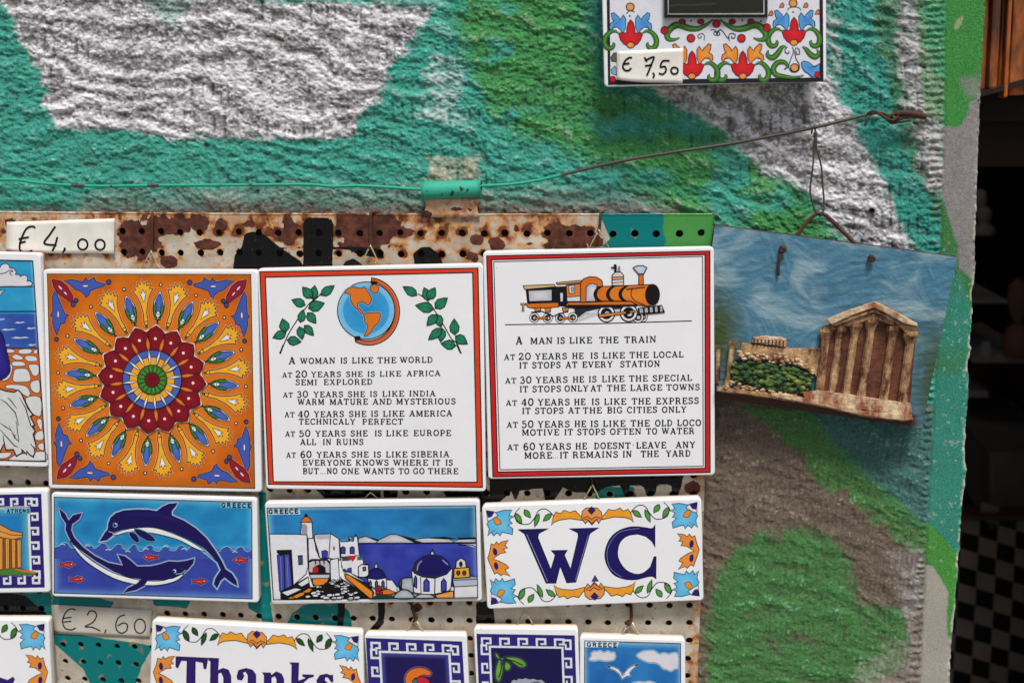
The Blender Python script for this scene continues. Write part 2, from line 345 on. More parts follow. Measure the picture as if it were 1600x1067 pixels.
def board_mat():
    n = N('rusty_white_paint', .6, .2)
    f1 = n.sep(n.attr('Col')); f2 = n.sep(n.attr('Col2'))
    nz = n.math('MULTIPLY', n.math('SUBTRACT', n.noise(260, 6, .62), .5), .9)
    fz = n.math('MULTIPLY', n.math('SUBTRACT', n.noise(900, 4, .6), .5), .7)
    base = n.mix(n.ramp(n.noise(90, 5), .35, .7), lin((196, 188, 172)), lin((166, 156, 138)))
    base = n.mix(n.ramp(n.noise(30, 5), .5, .75), base, lin((150, 142, 128)))
    def th(f, lo, hi, k=1.0): return n.ramp(n.math('ADD', n.math('MULTIPLY', nz, k), f), lo, hi)
    c = n.mix(th(f2[0], .48, .54, .12), base, lin((6, 112, 112)))
    c = n.mix(th(f2[1], .40, .60, .12), c, lin((70, 140, 70)))
    och = n.mix(n.ramp(n.noise(160, 5), .35, .65), lin((204, 150, 86)), lin((160, 86, 34)))
    c = n.mix(n.math('MULTIPLY', th(f1[1], .28, .62, 1.5), .85), c, och)
    c = n.mix(th(f1[1], .60, .80, .9), c, n.mix(n.ramp(n.noise(300, 5), .4, .6), lin((118, 66, 34)), lin((84, 46, 30))))
    c = n.mix(th(f1[0], .49, .53, .5), c, n.mix(n.ramp(n.noise(130, 7, .7), .38, .62), lin((104, 60, 46)), lin((58, 34, 30))))
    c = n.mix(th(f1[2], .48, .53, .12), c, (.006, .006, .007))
    sp_ = n.ramp(n.noise(520, 2, .5), .70, .74)
    c = n.mix(n.math('MULTIPLY', sp_, .8), c, lin((70, 50, 40)))
    n.set('Base Color', c)
    n.set('Roughness', n.ramp(f1[0], .3, 1.3))
    hgt = n.math('SUBTRACT', n.math('MULTIPLY', n.noise(500, 4), .25), n.math('MULTIPLY', th(f1[0], .49, .53, .35), .5))
    n.bump(hgt, .0006, .8); return n.m
M_BOARD = board_mat()
def build_board():
    root = thing('perforated_board', 'rusty white perforated metal board with chipped black and teal paint, behind the souvenir tiles', 'board', loc=(0, 0, 0))
    V = []; I = []; PXs = []; DI = []
    n = 0
    i0, i1, j0, j1 = -12, 28, 0, 28
    for j in range(j0, j1+1):
        for i in range(i0, i1+1):
            xa, xb = -.5, (.5 if i < i1 else .46); ya, yb = (-.5 if j > j0 else -.84), .5
            per = []
            K = 6
            for k in range(K): per.append((xa+(xb-xa)*k/K, ya))
            for k in range(K): per.append((xb, ya+(yb-ya)*k/K))
            for k in range(K): per.append((xb-(xb-xa)*k/K, yb))
            for k in range(K): per.append((xa, yb-(yb-ya)*k/K))
            r0 = .158+.02*random.random()
            jx, jy = random.uniform(-.03, .03), random.uniform(-.03, .03)
            rings = []
            circ = []
            for (px, py) in per:
                L_ = math.hypot(px, py); circ.append((jx+px/L_*r0, jy+py/L_*r0))
            rings.append(([(a, b) for a, b in circ], -.0014)); rings.append((circ, 0.0))
            for t in (.12, .35, .65, 1.0): rings.append(([(a+(p-a)*t, b+(q-b)*t) for (a, b), (p, q) in zip(circ, per)], 0.0))
            for ri, (rg, dh) in enumerate(rings):
                for (a, b) in rg:
                    V.append((i+a, j+b, dh)); DI.append(math.hypot(a-jx, b-jy)*31)
            m = 4*K
            for ri in range(len(rings)-1):
                for k in range(m):
                    a = n+ri*m+k; b = n+ri*m+(k+1) % m; I.append((a, a+m, b+m, b))
            n += m*len(rings)
    V = np.array(V); u, v = hole_px(V[:, 0], V[:, 1])
    def add_strip(pts):   # pts rows of (u,v,h) list-of-lists
        pass
    d = FW[None]+((u-800)/F)[:, None]*RT-((v-533.5)/F)[:, None]*UP
    hh = HB+V[:, 2]
    bow = .0006*np.sin(u/140)+.0004*np.sin(u/47+2)
    P3 = CAM+((-HB-CAM[1])/d[:, 1])[:, None]*d; P3[:, 1] = -(hh+bow*0)
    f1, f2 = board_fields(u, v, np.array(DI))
    me = bpy.data.meshes.new('board_sheet'); me.from_pydata(P3.tolist(), [], I)
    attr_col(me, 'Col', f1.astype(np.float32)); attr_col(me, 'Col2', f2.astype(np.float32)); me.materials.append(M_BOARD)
    link(bpy.data.objects.new('board_sheet', me), root)
    # folded top lip and right side lip
    def lip(name, pts, back, wid):
        V = []; Fc = []; us = []; vs = []
        for (a, b, ox, oy) in pts:
            for (k, hh) in ((0, HB), (.35, HB+.0004), (1.0, HB-.0003), (1.0, HB-back)):
                V.append(W(a+ox*k*wid, b+oy*k*wid, hh)); us.append(a); vs.append(b)
        for q in range(len(pts)-1):
            for k in range(3): s = q*4+k; Fc.append((s, s+1, s+5, s+4))
        o = mesh(name, V, Fc, M_BOARD, root, True)
        us = np.array(us, float); vs = np.array(vs, float); a, b = board_fields(us, vs, us*0+30)
        a[:, 0] -= .35; a[:, 2] -= .6
        attr_col(o.data, 'Col', a.astype(np.float32)); attr_col(o.data, 'Col2', b.astype(np.float32))
    ii = np.linspace(-12.5, 28.46, 160); a, b = hole_px(ii, ii*0-.84)
    lip('top_lip', [(x, y+.6*random.uniform(-1, 1)*.5, 0, -1) for x, y in zip(a, b)], .007, 3.2)
    jj = np.linspace(-.84, 28.5, 120); a, b = hole_px(jj*0+28.46, jj)
    lip('side_lip', [(x, y, 1, 0) for x, y in zip(a, b)], .007, 1.6)
    return root
build_board()
# ---------------------------------------------------------------- flat glaze / ink drawing kit
def glaze_mat():
    n = N('glaze', .16, .28)
    n.set('Base Color', n.mix(n.ramp(n.noise(160, 4), .3, .7), n.attr('Col'), n.mix(.10, n.attr('Col'), (0, 0, 0))))
    n.set('Roughness', n.ramp(n.noise(40, 3), -1.2, 3.2)); n.bump(n.math('ADD', n.noise(300, 2), n.math('MULTIPLY', n.noise(45, 2), 3.0)), .00022, .6); return n.m
M_GLAZE = glaze_mat()
def ink_mat():
    n = N('ink', .5, .15); n.set('Base Color', n.attr('Col')); return n.m
M_INK = ink_mat()
def sm(pts, closed=False, n=6):
    P = [Vector(p) for p in pts]; out = []; m = len(P)
    rng = range(m) if closed else range(m-1)
    for i in rng:
        if closed: a, b, c, d = P[(i-1) % m], P[i], P[(i+1) % m], P[(i+2) % m]
        else: a, b, c, d = P[max(i-1, 0)], P[i], P[i+1], P[min(i+2, m-1)]
        for k in range(n):
            t = k/n; out.append(tuple(.5*((2*b)+(c-a)*t+(2*a-5*b+4*c-d)*t*t+(3*b-a-3*c+d)*t**3)))
    if not closed: out.append(tuple(P[-1]))
    return out
def zoomed(x0, y0, s): return lambda x, y: (x/s+x0, y/s+y0)
class Art:
    STEP = 1.6e-5
    def __init__(s, h, fn=None, base=2e-5):
        s.h = h; s.fn = fn or (lambda x, y: (x, y)); s.V = []; s.F = []; s.C = []; s.items = []; s.base = base
    def _lay(s, pts):
        us = [p[0] for p in pts]; vs = [p[1] for p in pts]; bb = (min(us)-.3, min(vs)-.3, max(us)+.3, max(vs)+.3); L = 0
        for (b, l) in s.items:
            if b[0] < bb[2] and b[2] > bb[0] and b[1] < bb[3] and b[3] > bb[1] and l >= L: L = l+1
        s.items.append((bb, L)); return s.h+s.base+L*s.STEP
    def add(s, px, faces, cols):
        hh = s._lay(px); n = len(s.V)
        for p in px: s.V.append(W(p[0], p[1], hh))
        for f in faces:
            ar = sum(px[f[k]][0]*px[f[(k+1) % len(f)]][1]-px[f[(k+1) % len(f)]][0]*px[f[k]][1] for k in range(len(f)))
            if abs(ar) < 1e-9: continue
            s.F.append(tuple(n+k for k in (f if ar < 0 else f[::-1])))
        s.C += list(cols)
    def poly(s, pts, c, curve=False, cin=None):
        if curve: pts = sm(pts, True)
        px = [s.fn(*p[:2]) for p in pts]; c = lin(c)
        if cin is not None:
            cx = sum(p[0] for p in px)/len(px); cy_ = sum(p[1] for p in px)/len(px); n = len(px)
            s.add(px+[(cx, cy_)], [(k, (k+1) % n, n) for k in range(n)], [c]*n+[lin(cin)]); return s
        tri = tessellate_polygon([[Vector((p[0], p[1], 0)) for p in px]])
        s.add(px, tri, [c]*len(px)); return s
    def line(s, pts, w, c, curve=False, closed=False, edge=None, taper=False):
        """w in photo px"""
        if w <= 1.45 and max(c) < 110: w *= 1.35
        if curve: pts = sm(pts, closed)
        px = [s.fn(*p[:2]) for p in pts]; q = [px[0]]
        for p in px[1:]:
            if abs(p[0]-q[-1][0])+abs(p[1]-q[-1][1]) > 1e-4: q.append(p)
        if closed and abs(q[0][0]-q[-1][0])+abs(q[0][1]-q[-1][1]) < 1e-4: q.pop()
        n = len(q)
        if n < 2: return s
        out = []; cols = []; c = lin(c); e = lin(edge) if edge else c
        for i in range(n):
            a = q[i-1] if (i > 0 or closed) else q[i]; b = q[(i+1) % n] if (i < n-1 or closed) else q[i]
            d1 = (q[i][0]-a[0], q[i][1]-a[1]); d2 = (b[0]-q[i][0], b[1]-q[i][1])
            l1 = math.hypot(*d1) or 1; l2 = math.hypot(*d2) or 1
            if d1 == (0, 0): d1 = d2; l1 = l2
            if d2 == (0, 0): d2 = d1; l2 = l1
            t = (d1[0]/l1+d2[0]/l2, d1[1]/l1+d2[1]/l2); lt = math.hypot(*t)
            if lt < .3: t = (d2[0]/l2, d2[1]/l2); lt = 1
            t = (t[0]/lt, t[1]/lt); nn = (-t[1], t[0])
            cs = abs(nn[0]*(-d1[1]/l1)+nn[1]*(d1[0]/l1)); k = w/2*min(1.6, 1/max(cs, .4))
            if taper: k *= max(.15, math.sin(math.pi*min(1, max(0, (i+.3)/(n-.4)))))**.7
            out += [(q[i][0]+nn[0]*k, q[i][1]+nn[1]*k), q[i], (q[i][0]-nn[0]*k, q[i][1]-nn[1]*k)]; cols += [e, c, e]
        fs = []
        for i in range(n if closed else n-1):
            a = i*3; b = ((i+1) % n)*3; fs += [(a, a+1, b+1, b), (a+1, a+2, b+2, b+1)]
        s.add(out, fs, cols); return s
    def shape(s, pts, c, w=1.0, oc=(12, 12, 20), curve=False, cin=None, halo=None, hw=6):
        """halo, fill, outline"""
        if halo: s.line(pts, hw, halo[0], curve, True, halo[1])
        s.poly(pts, c, curve, cin)
        if w: s.line(pts, w, oc, curve, True)
        return s
    def disc(s, x, y, rx, c, ry=None, rot=0, cin=None, w=0, oc=(12, 12, 20), n=20, a0=0, a1=360, halo=None, hw=5):
        ry = ry or rx; r = math.radians(rot); P = []
        full = a1-a0 >= 360
        for k in range(n if full else n+1):
            t = math.radians(a0+(a1-a0)*k/n); a, b = rx*math.cos(t), ry*math.sin(t)
            P.append((x+a*math.cos(r)-b*math.sin(r), y+a*math.sin(r)+b*math.cos(r)))
        if halo: s.line(P, hw, halo[0], False, True, halo[1])
        s.poly(P, c, False, cin)
        if w: s.line(P, w, oc, False, True)
        return s
    def grid(s, quad, nx, ny, cf):
        """quad TL,TR,BR,BL in drawing units; cf(u,v,px,py)->rgb"""
        px = []; cols = []
        for j in range(ny+1):
            for i in range(nx+1):
                a, b = i/nx, j/ny
                x = (quad[0][0]*(1-a)+quad[1][0]*a)*(1-b)+(quad[3][0]*(1-a)+quad[2][0]*a)*b
                y = (quad[0][1]*(1-a)+quad[1][1]*a)*(1-b)+(quad[3][1]*(1-a)+quad[2][1]*a)*b
                p = s.fn(x, y); px.append(p); cols.append(lin(cf(a, b, x, y)))
        fs = [(j*(nx+1)+i, j*(nx+1)+i+1, (j+1)*(nx+1)+i+1, (j+1)*(nx+1)+i) for j in range(ny) for i in range(nx)]
        s.add(px, fs, cols); return s
    def build(s, name, parent, mat=None):
        return mesh(name, s.V, s.F, mat or M_GLAZE, parent, False, s.C)
def bil(q, a, b):
    return ((q[0][0]*(1-a)+q[1][0]*a)*(1-b)+(q[3][0]*(1-a)+q[2][0]*a)*b, (q[0][1]*(1-a)+q[1][1]*a)*(1-b)+(q[3][1]*(1-a)+q[2][1]*a)*b)
def ibil(q, x, y):
    a = b = .5
    for _ in range(12):
        p = bil(q, a, b); e = 1e-4; pa = bil(q, a+e, b); pb = bil(q, a, b+e)
        m = ((pa[0]-p[0])/e, (pb[0]-p[0])/e, (pa[1]-p[1])/e, (pb[1]-p[1])/e); dt = m[0]*m[3]-m[1]*m[2]
        dx, dy = x-p[0], y-p[1]; a += (dx*m[3]-m[1]*dy)/dt; b += (m[0]*dy-m[2]*dx)/dt
    return a, b
# slab serif capitals: (weight, points[, curve])
TK, TN = .165, .085
def _S(x, y, a=.14, b=None): b = a if b is None else b; return (TN, [(x-a, y), (x+b, y)], 0)
def _V(x, y0=0, y1=1, w=TK): return (w, [(x, y0), (x, y1)], 0)
GL = {
 'A': (.86, [(TN, [(.14, .04), (.43, .99)], 0), (TK, [(.43, .99), (.71, .02)], 0), (TN, [(.24, .33), (.62, .33)], 0), _S(.14, .04, .13), _S(.71, .04, .15), (TN, [(.3, .96), (.5, .96)], 0)]),
 'B': (.74, [_V(.2), (.11, [(.05, .96), (.4, .96), (.6, .86), (.6, .64), (.4, .53), (.2, .53)], 1), (.12, [(.2, .5), (.45, .5), (.67, .38), (.66, .13), (.42, .04), (.05, .04)], 1)]),
 'C': (.78, [(.14, [(.7, .74), (.6, .9), (.42, .97), (.2, .85), (.11, .5), (.2, .15), (.42, .03), (.6, .08), (.72, .24)], 1), (TN, [(.7, .68), (.7, .99)], 0)]),
 'D': (.82, [_V(.2), (.12, [(.05, .96), (.42, .95), (.68, .75), (.71, .5), (.67, .23), (.42, .05), (.05, .04)], 1)]),
 'E': (.74, [_V(.2), (TN, [(.05, .96), (.66, .96)], 0), (TN, [(.05, .04), (.69, .04)], 0), (TN, [(.2, .52), (.5, .52)], 0), (TN, [(.66, 1), (.66, .74)], 0), (TN, [(.69, 0), (.69, .28)], 0), (TN, [(.5, .4), (.5, .64)], 0)]),
 'F': (.70, [_V(.2), (TN, [(.05, .96), (.64, .96)], 0), _S(.2, .04, .16, .18), (TN, [(.2, .5), (.48, .5)], 0), (TN, [(.64, 1), (.64, .72)], 0), (TN, [(.48, .38), (.48, .62)], 0)]),
 'G': (.84, [(.14, [(.68, .76), (.58, .91), (.42, .97), (.2, .85), (.11, .5), (.2, .15), (.42, .03), (.56, .06), (.66, .16)], 1), (TN, [(.68, .7), (.68, .99)], 0), _V(.68, 0, .42, .13), _S(.66, .42, .16, .14)]),
 'H': (.90, [_V(.2), _V(.7), (TN, [(.2, .52), (.7, .52)], 0), _S(.2, .04), _S(.2, .96), _S(.7, .04), _S(.7, .96)]),
 'I': (.42, [_V(.21), _S(.21, .04), _S(.21, .96)]),
 'K': (.88, [_V(.2), (TN, [(.68, .94), (.24, .4)], 0), (.15, [(.4, .58), (.7, .05)], 0), _S(.2, .04), _S(.2, .96), _S(.68, .96, .13), _S(.72, .04, .14, .12)]),
 'L': (.70, [_V(.2), _S(.2, .96), (TN, [(.05, .04), (.64, .04)], 0), (TN, [(.64, 0), (.64, .32)], 0)]),
 'M': (1.02, [(TN, [(.17, 0), (.17, .98)], 0), (.16, [(.2, .98), (.5, .1)], 0), (TN, [(.5, .1), (.8, .98)], 0), _V(.84), _S(.17, .04, .12), _S(.14, .96, .1), _S(.84, .04, .15), _S(.86, .96, .1)]),
 'N': (.90, [(TN, [(.18, 0), (.18, .98)], 0), (.16, [(.2, .97), (.72, .03)], 0), (TN, [(.73, 0), (.73, 1)], 0), _S(.18, .04, .13), _S(.14, .96, .1), _S(.73, .96, .14)]),
 'O': (.84, [(.15, [(.42, .96), (.2, .85), (.1, .5), (.2, .15), (.42, .04), (.64, .15), (.74, .5), (.64, .85)], 2)]),
 'P': (.74, [_V(.2), (.12, [(.05, .96), (.44, .96), (.64, .82), (.62, .56), (.42, .45), (.2, .45)], 1), _S(.2, .04, .16, .18)]),
 'R': (.86, [_V(.2), (.12, [(.05, .96), (.44, .96), (.62, .83), (.6, .62), (.42, .52), (.2, .52)], 1), (.15, [(.4, .52), (.58, .38), (.64, .08), (.78, .04)], 1), _S(.2, .04, .15, .16)]),
 'S': (.70, [(.14, [(.58, .76), (.48, .92), (.33, .96), (.15, .86), (.15, .66), (.35, .53), (.55, .42), (.59, .2), (.4, .04), (.22, .06), (.1, .24)], 1), (TN, [(.58, .72), (.58, .99)], 0), (TN, [(.1, .28), (.1, .01)], 0)]),
 'T': (.80, [_V(.4), (TN, [(.06, .96), (.74, .96)], 0), (TN, [(.07, 1), (.07, .72)], 0), (TN, [(.73, 1), (.73, .72)], 0), _S(.4, .04, .16)]),
 'U': (.88, [(.15, [(.2, .98), (.2, .4), (.24, .12), (.45, .04), (.64, .12), (.68, .4)], 0), (TN, [(.69, .3), (.69, .98)], 0), _S(.2, .96), _S(.69, .96, .13)]),
 'V': (.84, [(TK, [(.15, .98), (.42, .03)], 0), (TN, [(.44, .03), (.7, .98)], 0), _S(.15, .96), _S(.7, .96, .12)]),
 'W': (1.14, [(.15, [(.14, .98), (.35, .03)], 0), (TN, [(.37, .03), (.57, .9)], 0), (.15, [(.57, .9), (.78, .03)], 0), (TN, [(.8, .03), (1.0, .98)], 0), _S(.14, .96, .13), _S(.57, .96, .12), _S(1.0, .96, .12)]),
 'X': (.86, [(.16, [(.2, .96), (.68, .04)], 0), (TN, [(.66, .96), (.2, .04)], 0), _S(.2, .96), _S(.66, .96, .12), _S(.2, .04, .12), _S(.68, .04)]),
 'Y': (.84, [(.15, [(.16, .96), (.42, .45)], 0), (TN, [(.42, .45), (.68, .96)], 0), _V(.42, 0, .48), _S(.16, .96, .13), _S(.68, .96, .12), _S(.42, .04)]),
 '0': (.78, [(.14, [(.39, .96), (.17, .82), (.11, .5), (.17, .18), (.39, .04), (.61, .18), (.67, .5), (.61, .82)], 2)]),
 '2': (.72, [(.13, [(.14, .7), (.2, .9), (.38, .96), (.56, .82), (.54, .6), (.3, .3), (.1, .08)], 1), (.13, [(.1, .06), (.62, .06)], 0), (TN, [(.63, 0), (.63, .26)], 0)]),
 '3': (.72, [(.12, [(.12, .8), (.25, .95), (.45, .93), (.55, .75), (.45, .57), (.3, .54)], 1), (.13, [(.3, .54), (.5, .5), (.62, .3), (.5, .08), (.28, .04), (.1, .2)], 1)]),
 '4': (.78, [_V(.5), (TN, [(.48, .97), (.06, .3), (.72, .3)], 0), _S(.5, .04)]),
 '5': (.72, [(.11, [(.56, .93), (.18, .93), (.16, .55)], 0), (.13, [(.16, .55), (.4, .62), (.6, .45), (.58, .18), (.38, .04), (.2, .06), (.08, .22)], 1)]),
 '6': (.74, [(.14, [(.58, .84), (.44, .96), (.22, .82), (.12, .45), (.2, .12), (.38, .04), (.58, .14), (.62, .36), (.5, .54), (.34, .56), (.16, .4)], 1)]),
 '.': (.30, [(.14, [(.08, .07), (.21, .07)], 0)]),
}
def word(A, txt, x0, x1, y, hgt, c=(18, 18, 24), sans=False, y1=None, bold=1.0):
    bold *= 1.0 if sans else 1.38
    """txt between x0 and x1 with its baseline from y (left) to y1 (right), drawing units"""
    gap = .10 if not sans else .22
    tot = sum(GL[ch][0] for ch in txt)+gap*(len(txt)-1); sx = (x1-x0)/tot; x = 0.0
    y1 = y if y1 is None else y1
    p0, p1 = A.fn(0, 0), A.fn(0, 1); k = math.hypot(p1[0]-p0[0], p1[1]-p0[1])
    for ch in txt:
        w_, st = GL[ch]
        jit = random.uniform(-.015, .015)
        for (wt, pts, cv) in st:
            if sans and wt == TN and len(pts) == 2 and abs(pts[0][1]-pts[1][1]) < .001 and ch not in 'AEGTLFH': continue
            q = pts
            if cv == 1: q = sm(pts, False, 4)
            if cv == 2: q = sm(pts, True, 4)
            P = [(x0+(x+a)*sx, y+(y1-y)*((x+a)/tot)-(b+jit)*hgt) for a, b in q]
            A.line(P, (wt if not sans else .16)*bold*hgt*k, c, closed=(cv == 2))
        x += w_+gap
# ---------------------------------------------------------------- ceramic tile body
M_WHITE = None
def white_glaze():
    n = N('white_glaze', .14, .5)
    n.set('Base Color', n.mix(n.ramp(n.noise(25, 4), .3, .7), lin((233, 234, 235)), lin((226, 227, 229))))
    n.bump(n.math('ADD', n.noise(140, 2), n.math('MULTIPLY', n.noise(40, 2), 3.0)), .00014, .5); sp_ = n.ramp(n.noise(420, 2, .4), .76, .78); n.set('Base Color', n.mix(sp_, n.mix(n.ramp(n.noise(25, 4), .3, .7), lin((233, 234, 235)), lin((226, 227, 229))), lin((170, 150, 130)))); return n.m
M_WHITE = white_glaze()
M_BISQ = simple('fired_clay', (196, 140, 104), .85, .2, 0, .15, 120, .0003)
M_BISQW = simple('pale_fired_clay', (206, 186, 160), .85, .2, 0, .12, 120, .0003)
def slab_rings(q, h, T, prof, rc):
    """q: px quad TL,TR,BR,BL of the outer face outline at height h. prof: (inset m, depth behind front m)"""
    P = [Vector((W(u, v, h)[0], W(u, v, h)[2])) for u, v in q]
    rings = []
    for (ins, dep) in prof:
        L = []
        for k in range(4):
            a, b, c = P[k-1], P[k], P[(k+1) % 4]
            e1 = (a-b).normalized(); e2 = (c-b).normalized()
            bis = e1+e2
            sinh = abs(e1.x*e2.y-e1.y*e2.x)
            cn = b+bis*(rc/sinh)            # arc centre
            r = max(rc-ins, .0001)
            n1 = Vector((e1.y, -e1.x)); n2 = Vector((e2.y, -e2.x))
            if n1.dot(b-cn) < 0: n1 = -n1
            if n2.dot(b-cn) < 0: n2 = -n2
            for t in range(5):
                f = t/4; d = (n1*(1-f)+n2*f).normalized()
                L.append((cn.x+d.x*r, -(h-dep), cn.y+d.y*r))
        rings.append(L)
    return rings
def ring_mesh(name, rings, mat, parent, cap0=True, cap1=False, smooth=True):
    V = [p for r in rings for p in r]; n = len(rings[0]); Fc = []
    for i in range(len(rings)-1):
        for k in range(n):
            a = i*n+k; b = i*n+(k+1) % n; Fc.append((a, a+n, b+n, b))
    if cap0: Fc.append(tuple(range(n)))
    if cap1: Fc.append(tuple(len(V)-n+k for k in range(n-1, -1, -1)))
    o = mesh(name, V, Fc, mat, parent, smooth)
    import bmesh
    bm = bmesh.new(); bm.from_mesh(o.data); bmesh.ops.recalc_face_normals(bm, faces=bm.faces[:]); bm.to_mesh(o.data); bm.free()
    for p in o.data.polygons:
        if len(p.vertices) > 4: p.use_smooth = False
    return o
def tile(name, label, cat, q, h=.019, T=.0075, clay=None, group='souvenir tiles hanging in rows on the board'):
    c = bil(q, .5, .5); root = thing(name, label, cat, group, loc=None)
    rr = .0016; prof = [(.0010, 0), (.0005, .00014), (.0002, .0004), (.00005, .0008), (0, .0012), (.0001, T*.62)]
    R_ = slab_rings(q, h, T, prof, .0026)
    # front face gets its own ring to stay flat
    o = ring_mesh('glazed_body', R_, M_WHITE, root)
    ring_mesh('clay_back', slab_rings(q, h, T, [(.0003, T*.62), (.0004, T)], .0026), clay or M_BISQW, root, False, True, False)
    return root
def tube(name, pts, r, mat, parent=None, n=8, closed=False, caps=True, smooth=True, radii=None):
    P = [Vector(p) for p in pts]; V = []; Fc = []; m = len(P); prev = None
    for i in range(m):
        a = P[i-1] if (i > 0 or closed) else P[i]; b = P[(i+1) % m] if (i < m-1 or closed) else P[i]
        t = (b-a).normalized()
        if prev is None:
            up = Vector((0, 1, 0)) if abs(t.y) < .9 else Vector((1, 0, 0)); u_ = t.cross(up).normalized()
        else:
            u_ = (prev-t*prev.dot(t)).normalized()
        prev = u_; v_ = t.cross(u_); rad = radii[i] if radii else r
        for k in range(n):
            an = 2*math.pi*k/n; V.append(P[i]+(u_*math.cos(an)+v_*math.sin(an))*rad)
    for i in range(m if closed else m-1):
        for k in range(n):
            a = i*n+k; b = i*n+(k+1) % n; c = ((i+1) % m)*n
            Fc.append((a, b, c+(k+1) % n, c+k))
    if caps and not closed: Fc.append(tuple(range(n-1, -1, -1))); Fc.append(tuple((m-1)*n+k for k in range(n)))
    return mesh(name, V, Fc, mat, parent, smooth)
M_BRASS = simple('brassy_wire', (214, 196, 150), .4, .5, .6, .2, 300)
M_RUST = simple('rusty_iron', (76, 50, 38), .8, .3, .1, .35, 400, .0003)
M_DARKWIRE = simple('weathered_wire', (70, 64, 58), .6, .4, .3, .35, 300, .0002)
def wire3(pts): return [W(*p) for p in pts]
def loop_part(root, ax, ay, x0, x1, y, h0=.0115, h1=.0135):
    """triangular wire loop: apex on the hook, base at the tile edge"""
    tube('hanging_loop', wire3([(ax-.8, ay+1, h0+.002), (x0, y, h1), (x1, y+.4, h1), (ax+.8, ay+1, h0+.002), (ax, ay-1, h0+.002)]),   .0006, M_BRASS, root, 6, True)
def hook(label, pts, r=.0009):
    o = tube('wire_hook', [W(*p) for p in sm(pts, False, 4)], r, M_RUST, None, 8); tag(o, label, 'hook', 'wire hooks on the perforated board'); return o
# ================================================================ the souvenir tiles
K_ = (14, 13, 22)
HT = .019
